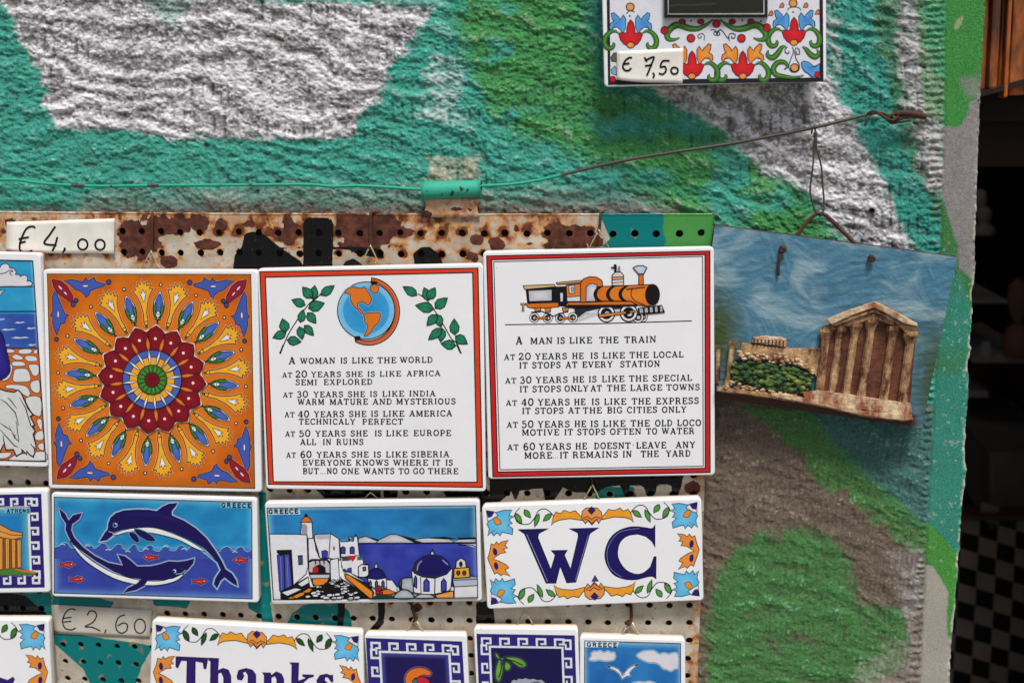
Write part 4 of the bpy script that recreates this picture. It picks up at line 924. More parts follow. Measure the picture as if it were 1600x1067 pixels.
# ---- island village
def village():
    fn = zoomed(405, 770, 4.507)
    root = tile('ceramic_tile', 'oblong tile of a white island village with blue domes beside a blue sea', 'tile', [(413, 784.5), (749, 780.5), (753, 939), (424, 944)])
    A = Art(HT, fn); q = [(55, 106), (1524, 88), (1540, 736), (100, 750)]
    def sky(a, b, x, y):
        k = float(fbm(np.array(x/140.), np.array(y/90.), 321, 2))-.5; e = max(0, 1-min(a*40, (1-a)*40, b*9, (1-b)*5.5))
        t = e*.75; r = max(0, (x-900)/700)
        c = (34-10*r+14*k, 124-26*r+30*k, 184-40*r+26*k); return tuple(c[i]*(1-t)+(176, 214, 230)[i]*t for i in range(3))
    A.grid([(56, 106), (1524, 88), (1531, 356), (70, 366)], 60, 18, sky)
    def sea(a, b, x, y):
        k = float(fbm(np.array(x/90.), np.array(y/70.), 331, 2))-.5; e = max(0, 1-(1-a)*22)
        c = (48+30*k, 60+34*k, 158+36*k); return tuple(c[i]*(1-e*.6)+(170, 190, 226)[i]*e*.6 for i in range(3))
    A.grid([(690, 356), (1531, 352), (1536, 660), (690, 665)], 30, 14, sea)
    A.build('sky_and_sea', root)
    A = Art(HT, fn, base=8e-5)
    WH, SH, BK, BLU, OR, NV = (220, 220, 226), (150, 150, 160), (10, 12, 16), (48, 62, 160), (224, 130, 34), (20, 14, 92)
    def S(P, c, w=1.1, cv=False, **k): A.shape(P, c, w, BK, cv, **k)
    def hill(P, c): S(P, c, 1.0, False, cin=(206, 206, 210))
    hill([(696, 352), (700, 318), (750, 304), (790, 318), (850, 340), (910, 352)], (178, 178, 186)); A.poly([(750, 306), (800, 314), (915, 352), (860, 352)], BK)
    hill([(820, 350), (850, 325), (920, 292), (965, 290), (1030, 312), (1100, 346), (1110, 352)], (172, 172, 180)); A.poly([(965, 290), (1060, 312), (1130, 330), (1200, 350), (1090, 348)], BK)
    hill([(1090, 330), (1140, 318), (1250, 312), (1330, 320), (1380, 345), (1150, 350)], (180, 180, 188)); A.poly([(1180, 318), (1300, 306), (1400, 322), (1330, 326)], BK)
    hill([(1360, 345), (1400, 326), (1526, 322), (1528, 348)], (166, 166, 176)); A.line([(1400, 320), (1526, 316)], 2.6, BK); A.line([(700, 354), (1530, 350)], 1.2, BK)
    A.poly([(1400, 360), (1528, 358), (1530, 386), (1470, 370)], (190, 200, 210))
    A.line([(1400, 362), (1500, 366), (1528, 380)], 1.0, BK)
    # left house, tower
    S([(70, 288), (300, 290), (336, 296), (344, 520), (330, 570), (250, 640), (250, 750), (100, 750)], WH)
    S([(292, 292), (298, 205), (372, 206), (378, 318), (340, 320), (336, 292)], WH); A.poly([(300, 290), (300, 222), (318, 214), (338, 232), (338, 292)], SH)
    S([(290, 205), (305, 180), (330, 160), (358, 178), (374, 205)], (206, 110, 40), 1.0); A.disc(330, 158, 13, BK, n=10)
    A.poly([(122, 400), (230, 398), (245, 670), (226, 690), (210, 450), (145, 440), (124, 420)], BK)
    S([(126, 436), (172, 436), (180, 700), (144, 690)], (58, 66, 160), .9); S([(176, 432), (212, 430), (232, 668), (184, 700)], (66, 74, 168), .9)
    A.line([(150, 450), (160, 690)], .9, (120, 130, 196)); A.line([(195, 450), (206, 680)], .9, (120, 130, 196))
    S([(276, 442), (302, 440), (304, 500), (280, 502)], (60, 80, 130), 1.4)
    # middle houses
    S([(344, 320), (386, 318), (392, 350), (420, 450), (460, 462), (350, 520)], WH); S([(388, 300), (400, 290), (505, 286), (500, 330), (490, 458), (430, 458), (400, 400)], WH)
    A.poly([(388, 298), (502, 288), (498, 322), (412, 326)], (176, 176, 184)); S([(502, 286), (562, 322), (570, 470), (490, 458)], WH)
    A.line([(388, 330), (410, 400), (424, 452)], 2.2, BK); S([(440, 410), (466, 402), (482, 412), (480, 456), (444, 458)], BLU, 1.0); A.poly([(522, 376), (532, 376), (532, 402), (522, 402)], BK)
    S([(566, 322), (576, 342), (630, 340), (632, 310), (652, 308), (652, 338), (664, 338), (668, 306), (690, 304), (706, 440), (576, 450)], WH)
    A.poly([(632, 318), (646, 318), (646, 340), (632, 340)], BK); A.poly([(672, 305), (680, 284), (690, 305)], BK)
    for x in (576, 640): S([(x, 384), (x+14, 376), (x+30, 384), (x+30, 426), (x, 426)], (54, 62, 140), 1.0)
    S([(576, 450), (706, 440), (730, 470), (735, 500), (770, 500), (760, 590), (700, 590), (640, 560), (580, 520)], WH, .8)
    A.poly([(580, 450), (640, 440), (640, 475), (585, 478)], (50, 70, 60)); A.poly([(626, 450), (660, 442), (688, 434), (676, 462), (655, 484), (648, 470), (630, 472)], (188, 30, 40)); A.poly([(690, 446), (730, 450), (735, 470), (690, 472)], (60, 96, 84))
    S([(622, 532), (648, 526), (650, 560), (626, 556)], BLU, 1.0); S([(700, 590), (698, 520), (720, 502), (768, 506), (772, 580), (740, 592)], WH, 1.2); S([(730, 522), (750, 520), (750, 545), (732, 546)], (90, 110, 120), 1.2)
    # arched front house
    S([(500, 470), (556, 458), (566, 600), (576, 590), (576, 610), (510, 650), (498, 560)], WH)
    S([(346, 480), (370, 466), (480, 466), (500, 490), (504, 650), (380, 650), (350, 560)], BK, 1.0, cin=(20, 20, 24))
    A.poly([(352, 490), (380, 478), (474, 476), (494, 500), (496, 560), (470, 560), (466, 520), (430, 500), (390, 512), (370, 560), (352, 550)], (184, 184, 192))
    for x in (395, 425, 455): A.line([(x, 470), (x+3, 500)], 2.2, BK)
    A.poly([(374, 560), (376, 525), (400, 508), (416, 530), (414, 560)], (170, 30, 34)); A.disc(440, 535, 24, BK, n=12); A.poly([(358, 576), (495, 574), (490, 596), (364, 598)], (190, 192, 200)); A.poly([(378, 604), (486, 602), (470, 640), (400, 650), (380, 636)], (222, 130, 44))
    # steps, cobbles
    A.poly([(148, 690), (250, 640), (345, 585), (360, 660), (520, 655), (580, 600), (800, 740), (150, 749)], BK)
    for P in ([(156, 700), (250, 668), (300, 676), (200, 724)], [(270, 640), (345, 592), (352, 630), (300, 660)]): S(P, WH, .9)
    for P in ([(230, 730), (290, 700), (330, 690), (310, 720), (260, 742)], [(300, 700), (350, 668), (376, 676), (350, 700)], [(200, 742), (225, 726), (250, 744)]): S(P, OR, .9)
    random.seed(5)
    for k in range(70):
        y = random.uniform(610, 742); xa = 330+(742-y)*.9+60*(y < 650); xb = 590+(y-600)*.9
        x = random.uniform(xa, min(xb, 700)); r = 4+9*(y-600)/140+random.uniform(0, 4)
        A.disc(x, y, r*1.5, WH, ry=r*.7, w=.7, oc=BK, n=9, rot=random.uniform(-15, 5))
    A.poly([(420, 690), (440, 660), (410, 650), (450, 648), (470, 625), (485, 652), (530, 650), (505, 670), (520, 700), (485, 688), (460, 705), (450, 690)], BK)
    S([(600, 572), (635, 575), (800, 690), (798, 742), (775, 738), (612, 600)], OR, 1.2); A.poly([(580, 505), (600, 540), (770, 640), (812, 700), (806, 718), (790, 690), (630, 572), (588, 545)], (14, 30, 28))
    A.poly([(585, 520), (605, 500), (610, 530), (590, 535)], WH); S([(600, 556), (640, 560), (700, 600), (770, 640), (700, 608)], WH, .6)
    # small church
    S([(765, 598), (895, 595), (898, 665), (830, 680), (770, 645)], WH); S([(895, 612), (935, 612), (970, 660), (972, 700), (900, 680)], WH, .9)
    for x in (782, 826, 872): S([(x-8, 660), (x-8, 628), (x, 616), (x+8, 628), (x+8, 662)], (90, 96, 110), 1.4)
    S([(762, 598), (776, 552), (822, 524), (868, 548), (892, 596), (830, 606)], NV, 1.4, cin=(30, 22, 110)); S([(808, 528), (824, 490), (838, 526)], (190, 194, 200), 1.3)
    for (x, y, r) in ((840, 672, 22), (862, 700, 18), (835, 700, 16)): A.disc(x, y, r, (150, 30, 50), w=1, oc=BK, n=9)
    S([(866, 684), (910, 676), (960, 700), (930, 712), (870, 716)], (216, 110, 40), 1.0); A.poly([(800, 730), (830, 716), (940, 722), (960, 745), (800, 748)], (20, 60, 50))
    # rocks
    for P in ([(985, 660), (1000, 610), (1040, 596), (1085, 600), (1100, 650), (1120, 700), (1010, 690)], [(950, 738), (985, 690), (1030, 680), (1070, 700), (1085, 740)], [(1100, 740), (1130, 712), (1190, 706), (1235, 738)]): S(P, (150, 158, 166), 2.0, True, cin=(186, 192, 198))
    A.poly([(985, 670), (1000, 620), (1010, 612), (1004, 660), (1016, 690)], BK)
    # large domed church
    S([(1074, 540), (1090, 700), (1160, 712), (1232, 712), (1330, 690), (1350, 670), (1360, 530), (1240, 600), (1150, 590)], WH)
    S([(1080, 545), (1100, 490), (1150, 450), (1215, 432), (1280, 445), (1330, 485), (1350, 535), (1320, 570), (1240, 598), (1150, 588), (1095, 565)], (36, 40, 60), 1.6, cin=NV)
    A.shape(sm([(1112, 545), (1130, 480), (1180, 450), (1250, 446), (1310, 480), (1340, 530), (1310, 565), (1230, 582), (1150, 572)], True, 4), NV, .8, (30, 24, 100), cin=(22, 10, 84)); A.line([(1112, 545), (1120, 505), (1145, 475)], 2.0, (150, 130, 190), True); A.line([(1290, 470), (1330, 505)], 1.8, (130, 140, 210), True)
    S([(1204, 434), (1208, 420), (1218, 404), (1230, 420), (1236, 434)], (196, 200, 206), 1.3); A.line([(1218, 404), (1218, 392)], 1.2, BK)
    A.line([(1238, 600), (1236, 710)], 1.2, BK); A.line([(1136, 590), (1140, 705)], 1.0, BK)
    for x, w_ in ((1101, 9), (1178, 19), (1300, 17)): S([(x-w_, 690), (x-w_, 625), (x, 602), (x+w_, 625), (x+w_, 690)] if w_ > 10 else [(x-w_, 655), (x-w_, 600), (x, 582), (x+w_, 600), (x+w_, 668)], (58, 68, 170), 1.4)
    S([(1240, 716), (1350, 690), (1368, 690), (1370, 738), (1250, 738)], (226, 150, 80), 1.2)
    S([(1374, 660), (1538, 650), (1538, 734), (1374, 738)], (214, 214, 216), 1.0); S([(1362, 610), (1536, 600), (1538, 650), (1374, 660)], (178, 184, 196), 1.0); S([(1362, 596), (1480, 584), (1536, 590), (1536, 606), (1364, 614)], (150, 160, 176), .8)
    S([(1372, 530), (1478, 522), (1484, 592), (1370, 600)], (214, 166, 56), 1.2)
    for x in (1398, 1440): A.disc(x+4, 562, 13, (110, 30, 40), ry=17, n=10, w=.8)
    S([(1384, 528), (1388, 480), (1420, 456), (1452, 476), (1458, 524)], (206, 200, 196), 1.6); A.disc(1420, 500, 13, BK, ry=20, n=12)
    A.line(q, 1.0, (14, 20, 24), closed=True)
    A.build('village_picture', root)
    A = Art(HT, fn, base=2.4e-4); A.poly([(58, 110), (285, 106), (290, 150), (60, 154)], (176, 206, 222)); word(A, 'GREECE', 66, 274, 146, 30, (14, 14, 24), True, 142, 1.35); A.build('lettering', root, M_INK)
    tube('hanging_loop', wire3([(579, 769, .014), (566, 781, .0135), (593, 780.4, .0135)]), .0006, M_BRASS, root, 6, True)
village()
# ---- flower-bordered name plates (WC, Thanks, and the one at the lower left)
WQ = [(55, 88), (1540, 30), (1555, 725), (90, 785)]; zw = zoomed(740, 770, 4.324); WQp = [zw(*p) for p in WQ]
def border(A, quad, half=False, green=(70, 134, 54), only=None):
    def M(pts, fu, fv):
        out = []
        for x, y in pts:
            a, b = ibil(WQp, *zw(x, y)); out.append(bil(quad, 1-a if fu else a, 1-b if fv else b))
        return out
    BLU, OR, NV = (84, 176, 222), (226, 144, 40), (38, 26, 110)
    for fv in (0, 1):
        for fu in (0, 1):
            A.shape(M([(90, 122), (150, 130), (205, 115), (258, 115), (240, 150), (268, 160), (240, 180), (262, 205), (235, 215), (265, 240), (262, 280), (220, 270), (190, 265), (180, 290), (160, 268), (135, 290), (120, 265), (95, 290), (105, 240), (90, 210), (105, 180)], fu, fv), BLU, .8, K_, cin=(120, 196, 232))
            A.shape(M([(86, 118), (140, 125), (165, 150), (120, 180), (95, 190)], fu, fv), (222, 222, 228), .7, K_)
            A.shape(M([(88, 120), (138, 130), (122, 158), (98, 165)], fu, fv), NV, .6, K_)
            A.shape(M([(132, 172), (155, 165), (180, 185), (190, 205), (165, 215), (150, 212), (140, 192)], fu, fv), OR, .6, (90, 60, 30))
            # leaf scroll
            A.line(M(sm([(268, 165), (285, 130), (312, 100)], n=3), fu, fv), .9, K_); A.line(M(sm([(275, 150), (300, 200), (370, 210), (410, 170), (440, 118), (485, 108), (525, 135), (545, 165)], n=4), fu, fv), 1.0, K_)
            for (x, y, L_, w_, an) in ((282, 135, 80, 40, 58), (342, 112, 66, 40, 52), (442, 138, 92, 34, 108), (528, 140, 74, 38, 140)):
                t = math.radians(an); f = lambda a, b: (x+a*math.cos(t)-b*math.sin(t), y+a*math.sin(t)+b*math.cos(t))
                P = [f(0, 0), f(.25*L_, .42*w_), f(.55*L_, .5*w_), f(.85*L_, .22*w_), f(1.05*L_, 0), f(.8*L_, -.28*w_), f(.5*L_, -.45*w_), f(.2*L_, -.3*w_)]
                A.shape(M(P, fu, fv), green, .8, K_, cin=tuple(min(255, c*1.18) for c in green))
            # banner half
            A.shape(M([(525, 217), (538, 160), (555, 128), (588, 138), (610, 116), (650, 130), (688, 118), (718, 152), (735, 162), (735, 184), (650, 172), (580, 182), (545, 196)], fu, fv), (232, 156, 42), .8, K_)
        for pts, c in (([(730, 170), (733, 125), (760, 100), (835, 100), (864, 128), (868, 168), (845, 205), (830, 180), (800, 215), (775, 186), (755, 206)], (222, 146, 72)), ([(797, 92), (822, 115), (797, 143), (772, 118)], NV), ([(740, 170), (768, 158), (797, 178), (826, 158), (858, 166), (830, 178), (800, 206), (775, 182)], (224, 130, 50))):
            A.shape(M(pts, 0, fv), c, .8, K_)
    for fu in (0, 1):
        A.shape(M([(95, 440), (110, 390), (118, 342), (140, 350), (155, 328), (170, 345), (190, 328), (235, 318), (212, 352), (230, 370), (202, 378), (218, 402), (180, 408), (132, 445), (172, 458), (225, 486), (238, 505), (212, 518), (248, 562), (202, 545), (185, 558), (160, 536), (142, 548), (122, 505), (106, 468)], fu, 0), (226, 140, 56), .8, K_)
        for (x, y) in ((145, 396), (152, 492)):
            A.shape(M([(x+13*math.cos(t)+4*math.sin(t), y+24*math.sin(t)) for t in np.linspace(0, 6.28, 11)[:-1]], fu, 0), NV, .6, (20, 20, 60))
LN = (26, 16, 92)
def wc():
    root = tile('ceramic_tile', 'white nameplate tile lettered WC in navy inside a flower border, below the engine tile', 'tile', [(752.7, 790), (1096, 777.5), (1099.6, 938), (761, 951.5)])
    A = Art(HT); border(A, WQp); A.build('flower_border', root)
    A = Art(HT, zw)
    Wp = [(300, 246), (345, 275), (490, 607), (555, 607), (585, 495), (630, 605), (690, 600), (785, 272), (846, 234), (645, 240), (705, 268), (708, 295), (655, 512), (612, 418), (632, 386), (525, 388), (552, 418), (522, 515), (433, 300), (440, 272), (506, 240)]
    Cp = [(1227, 214), (1210, 240), (1170, 236), (1110, 228), (1045, 232), (970, 262), (915, 320), (888, 405), (900, 480), (945, 548), (1020, 580), (1100, 583), (1170, 565), (1210, 562), (1232, 578), (1232, 430), (1220, 430), (1195, 500), (1150, 538), (1095, 548), (1030, 520), (985, 460), (972, 400), (990, 330), (1040, 288), (1110, 276), (1165, 292), (1205, 325), (1226, 366)]
    A.shape(Wp, LN, 1.6, (16, 16, 40)); A.shape(sm(Cp[:3], n=2)+sm(Cp[3:15], n=4)+Cp[15:17]+sm(Cp[17:26], n=4)+Cp[26:], LN, 1.6, (16, 16, 40))
    A.line([(360, 280), (500, 598)], .7, (170, 180, 220)); A.line([(775, 285), (688, 590)], .7, (150, 160, 210)); A.line(sm([(1120, 238), (980, 268), (905, 380), (920, 500), (1000, 568)], n=5), .8, (120, 130, 200))
    A.shape([(820, 555), (843, 594), (798, 596)], (70, 50, 130), .8)
    A.build('lettering', root)
    loop_part(root, 925.5, 757, 911.5, 938, 781.5)
wc()
def thanks():
    zt = zoomed(220, 950, 4.444)
    q = [(237.5, 968), (566.5, 986.5), (571, 1146), (231.5, 1128)]
    root = tile('ceramic_tile', 'white nameplate tile lettered Thanks in navy under a flower border, at the bottom edge', 'tile', q)
    A = Art(HT); border(A, q, green=(24, 70, 30)); A.build('flower_border', root)
    A = Art(HT, zt)
    for P in ([(245, 335), (465, 345), (452, 418), (440, 418), (432, 375), (378, 365), (375, 640), (315, 640), (322, 362), (280, 360), (256, 412), (244, 405)],
              [(472, 345), (540, 348), (535, 432), (570, 415), (608, 428), (625, 470), (625, 640), (575, 640), (576, 480), (560, 440), (535, 452), (535, 640), (482, 640), (486, 366), (472, 358)],
              [(668, 470), (680, 430), (730, 416), (775, 428), (798, 460), (798, 620), (825, 640), (750, 640), (745, 600), (720, 640), (670, 635), (662, 590), (680, 545), (745, 525), (745, 462), (728, 436), (706, 444), (716, 470), (700, 497), (674, 492)],
              [(845, 445), (900, 448), (905, 466), (940, 440), (976, 455), (992, 490), (992, 640), (945, 640), (945, 490), (930, 465), (905, 480), (905, 640), (855, 640), (858, 462)],
              [(1035, 376), (1096, 378), (1092, 505), (1150, 482), (1125, 470), (1125, 460), (1198, 462), (1198, 472), (1165, 482), (1120, 520), (1185, 640), (1115, 640), (1080, 560), (1092, 640), (1045, 640), (1050, 392)],
              [(1222, 500), (1245, 465), (1290, 455), (1318, 466), (1332, 462), (1334, 508), (1322, 508), (1300, 475), (1278, 476), (1275, 500), (1320, 540), (1330, 590), (1300, 640), (1240, 640), (1215, 620), (1270, 600), (1270, 570), (1235, 545)]):
        A.shape(P, (44, 22, 106), 1.1, (24, 16, 60))
    A.build('lettering', root)
thanks()
def plate_g():
    q = [(-262, 966), (75.5, 967), (84, 1130), (-252, 1126)]
    root = tile('ceramic_tile', 'white nameplate tile with a flower border, cut by the lower left corner', 'tile', q)
    A = Art(HT); border(A, q, green=(40, 112, 40)); A.build('flower_border', root)
    A = Art(HT); A.shape([(-16, 1062), (0, 1058), (12, 1062), (20, 1057), (23, 1060), (20, 1067), (12, 1068), (14, 1082), (0, 1094), (-16, 1084)], (44, 22, 106), .6); A.build('lettering', root)
plate_g()
# ---- Greek key bordered tiles
def key_border(A, qo, nx, ny, wk, navy=(38, 28, 112), white=(220, 222, 226)):
    """qo: outer px quad; nx, ny hooks per side; wk border width as a share of the quad width"""
    W_ = math.hypot(qo[1][0]-qo[0][0], qo[1][1]-qo[0][1]); H_ = math.hypot(qo[3][0]-qo[0][0], qo[3][1]-qo[0][1])
    P = lambda x, y: bil(qo, x/W_, y/H_)
    bw = wk*W_
    A.poly([P(0, 0), P(W_, 0), P(W_, H_), P(0, H_)], navy)
    def rect(x0, y0, x1, y1): A.poly([P(x0, y0), P(x1, y0), P(x1, y1), P(x0, y1)], white)
    e = bw*.82; t = bw*.15
    # inner white line
    rect(e, e, W_-e, e+t); rect(e, H_-e-t, W_-e, H_-e); rect(e, e+t, e+t, H_-e-t)if False else rect(e, e+t, e+t+.01+t*.0+t*.99-.0, H_-e-t); rect(W_-e-t, e+t, W_-e, H_-e-t)
    a = bw*.24
    def hooks(n, L_, tr):
        st = (L_-2*a)/n
        for k in range(n):
            x = a+st*k
            for (x0, y0, x1, y1) in ((x+st*.04, a, x+st*.62, a+t), (x+st*.04, a+t, x+st*.04+t, e), (x+st*.62-t, a+t, x+st*.62, a+t*2.4), (x+st*.30, a+t*2.4-.02, x+st*.62, a+t*3.2)):
                tr(x0, y0, x1, y1)
    hooks(nx, W_, rect)
    hooks(nx, W_, lambda x0, y0, x1, y1: rect(W_-x1, H_-y1, W_-x0, H_-y0))
    hooks(ny, H_, lambda x0, y0, x1, y1: rect(W_-y1, x0, W_-y0, x1))
    hooks(ny, H_, lambda x0, y0, x1, y1: rect(y0, H_-x1, y1, H_-x0))
    return P, e+t, W_, H_
def athens():
    root = tile('ceramic_tile', 'tile with navy Greek key border around a yellow temple lettered ATHENS, at left edge', 'tile', [(-88, 768), (73.5, 764.5), (78.5, 925), (-84, 928)])
    A = Art(HT); P, e, W_, H_ = key_border(A, [(-80, 774), (64.5, 771), (70, 917.5), (-77, 920)], 6, 6, .16)
    A.build('key_border', root)
    A = Art(HT, base=1e-4); z = zoomed(0, 740, 3.263)
    i = [P(e, e), P(W_-e, e), P(W_-e, H_-e), P(e, H_-e)]
    A.grid(i, 24, 24, lambda a, b, x, y: (30+70*max(0, 1-8*min(a, 1-a, b)), 120+50*max(0, 1-8*min(a, 1-a, b)), 182))
    A.fn = z
    A.shape([(-120, 510), (0, 490), (60, 476), (120, 486), (182, 500), (182, 514), (-120, 522)], (70, 120, 50), .7); A.poly([(60, 482), (130, 488), (182, 498), (182, 508), (120, 500)], (206, 110, 50))
    A.shape([(-100, 260), (0, 258), (60, 290), (115, 300), (112, 325), (60, 335), (0, 322), (-100, 320)], (216, 150, 70), .9); A.line([(-100, 296), (0, 292), (60, 312), (112, 312)], .8, K_)
    A.poly([(-100, 322), (0, 322), (104, 338), (104, 480), (-100, 498)], (120, 80, 50))
    for x in (-90, -60, -30, 5, 38, 70, 98):
        yy = 326+max(0, x)*.1; A.shape([(x-11, yy), (x+9, yy), (x+9, 486-max(0, x)*.1), (x-9, 490-max(0, x)*.1)], (226, 158, 66), .8); A.line([(x, yy+4), (x+1, 480)], .9, (170, 100, 40))
    A.line([z(*q_) for q_ in []] or [(-170, 173), (154, 171)], .8, K_)
    A.build('temple_picture', root)
    A = Art(HT, z, base=3e-4); A.poly([(24, 176), (154, 176), (156, 200), (24, 200)], (110, 180, 214)); word(A, 'ATHENS', 34, 150, 197, 18, (14, 14, 24), True, None, 1.3); A.build('lettering', root, M_INK)
athens()
def key_small():
    root = tile('ceramic_tile', 'small navy tile with a Greek key border and an orange crested helmet', 'tile', [(569, 990), (729, 991.5), (737, 1155), (581, 1155)])
    A = Art(HT); P, e, W_, H_ = key_border(A, [(571.5, 996), (722, 1001.5), (730, 1148), (580, 1148)], 5, 5, .155, (42, 34, 118)); A.build('key_border', root)
    A = Art(HT, base=1e-4); i = [P(e, e), P(W_-e, e), P(W_-e, H_-e), P(e, H_-e)]
    A.grid(i, 14, 14, lambda a, b, x, y: (26, 16, 82) if min(a, 1-a, b) > .04 else (70, 70, 150)); z = zoomed(560, 950, 4.444); A.fn = z
    A.shape(sm([(330, 540), (325, 480), (350, 435), (400, 412), (460, 415), (502, 442), (495, 465), (450, 462), (415, 478), (390, 520), (385, 600), (340, 620)], True, 4), (222, 110, 34), .9, K_, halo=((150, 120, 160), (26, 16, 82)), hw=5)
    A.shape(sm([(385, 500), (410, 480), (450, 474), (485, 492), (500, 530), (495, 620), (400, 620)], True, 4), (196, 30, 50), .9)
    A.shape([(375, 500), (408, 484), (408, 540), (380, 600)], (60, 110, 110), .8)
    A.build('helmet_picture', root)
    tube('hanging_loop', wire3([(646.5, 966, .0115), (649.5, 966, .0115), (661.5, 986, .0135), (660, 988, .0135), (637, 987, .0135), (635.5, 984.5, .0135)]), .0005, M_BRASS, root, 6, True)
    root = tile('ceramic_tile', 'small navy tile with a Greek key border and green olive leaves', 'tile', [(739.5, 980.4), (903, 981.5), (908, 1150), (748, 1150)])
    A = Art(HT); P, e, W_, H_ = key_border(A, [(744.5, 989.5), (898, 992), (903, 1145), (751, 1145)], 5, 5, .145, (40, 34, 116)); A.build('key_border', root)
    A = Art(HT, base=1e-4); i = [P(e, e), P(W_-e, e), P(W_-e, H_-e), P(e, H_-e)]
    A.grid(i, 14, 14, lambda a, b, x, y: (20, 14, 70)); A.fn = z
    hl = ((90, 90, 150), (20, 14, 70)); g = (86, 140, 46)
    for Q in ([(950, 312), (980, 338), (1060, 335), (1120, 345), (1160, 372), (1165, 400), (1130, 412), (1090, 390), (1050, 362), (985, 358)], [(975, 345), (1000, 380), (1005, 430), (985, 500), (965, 505), (950, 470), (955, 410), (968, 370)], [(1020, 372), (1045, 378), (1060, 405), (1040, 432), (1015, 418)], [(948, 310), (958, 308), (985, 345), (975, 352), (955, 335)]):
        A.shape(sm(Q, True, 4), g, 1.1, (10, 30, 20), cin=(120, 168, 70), halo=hl, hw=4)
    A.line(sm([(990, 375), (992, 420), (975, 480)], n=4), 1.4, (14, 40, 20)); A.line(sm([(1000, 350), (1080, 365), (1140, 395)], n=4), 1.2, (14, 40, 20))
    A.shape([(1060, 505), (1075, 492), (1100, 496), (1110, 484), (1140, 488), (1160, 480), (1190, 490), (1215, 484), (1240, 494), (1275, 492), (1300, 515), (1330, 600), (1040, 600)], (156, 160, 176), 1.0, K_); A.shape([(1190, 520), (1240, 508), (1270, 520), (1260, 600), (1200, 600)], (110, 90, 130), .6)
    A.build('olive_branch_picture', root)
    tube('hanging_loop', wire3([(819, 953, .0125), (821, 953, .0125), (833.5, 976, .0135), (832, 978, .0135), (809.5, 977.5, .0135), (808, 975, .0135)]), .0005, M_BRASS, root, 6, True)
key_small()
def gull():
    root = tile('ceramic_tile', 'blue tile with a white seagull and clouds lettered GREECE, bottom right of board', 'tile', [(906, 994), (1070.5, 998.5), (1072, 1162), (905, 1160)])
    z = zoomed(880, 940, 6.667); A = Art(HT, z)
    q = [(224, 404), (1222, 432), (1226, 1420), (220, 1400)]
    def c(a, b, x, y):
        k = float(fbm(np.array(x/200.), np.array(y/200.), 341, 2))-.5; e = max(0, 1-min(a*22, (1-a)*22, b*16)); return tuple((34+20*k, 108+36*k, 176+26*k)[i]*(1-e*.7)+(170, 206, 226)[i]*e*.7 for i in range(3))
    A.grid(q, 30, 30, c)
    hl = ((180, 220, 230), (36, 112, 178))
    for P in ([(275, 590), (300, 560), (295, 535), (325, 515), (355, 518), (385, 508), (425, 528), (465, 512), (500, 528), (530, 528), (540, 570), (520, 600), (470, 610), (420, 608), (370, 600), (330, 608), (285, 604)],
              [(770, 555), (800, 530), (840, 512), (900, 508), (950, 510), (1000, 545), (1050, 532), (1100, 545), (1150, 530), (1195, 550), (1195, 680), (1165, 690), (1125, 715), (1080, 700), (1040, 690), (1010, 655), (960, 630), (900, 628), (850, 612), (800, 585)],
              [(720, 850), (780, 832), (850, 836), (900, 828), (960, 850), (1000, 900), (700, 900)]):
        A.shape(sm(P, True, 3), (214, 212, 220), .6, (120, 120, 130), halo=hl, hw=5)
    b = [(440, 662), (480, 668), (530, 678), (575, 700), (605, 735), (620, 755), (640, 735), (680, 690), (730, 660), (790, 640), (760, 665), (715, 705), (690, 735), (700, 765), (660, 772), (635, 785), (612, 805), (605, 780), (580, 745), (540, 712), (490, 690)]
    A.line(b, 3, (190, 226, 236), closed=True, edge=(36, 112, 178)); A.shape(b, (222, 224, 230), .7, (40, 50, 70)); A.poly([(440, 662), (480, 668), (500, 678), (475, 682)], (14, 20, 30)); A.poly([(790, 640), (748, 652), (740, 664), (762, 662)], (14, 20, 30)); A.line([(600, 745), (622, 770), (650, 745)], .8, (60, 80, 110))
    A.line(q, .9, (24, 30, 50), closed=True); A.build('seagull_picture', root)
    A = Art(HT, z, base=2e-4); A.poly([(228, 408), (580, 418), (565, 474), (228, 470)], (200, 220, 230)); word(A, 'GREECE', 246, 558, 462, 42, (14, 14, 24), True, 470, 1.3); A.build('lettering', root, M_INK)
    tube('hanging_loop', wire3([(985, 970, .0115), (987, 970, .0115), (998.5, 989, .0135), (997, 991, .0135), (975, 990.5, .0135), (973, 988, .0135)]), .0006, M_BRASS, root, 6, True)
gull()
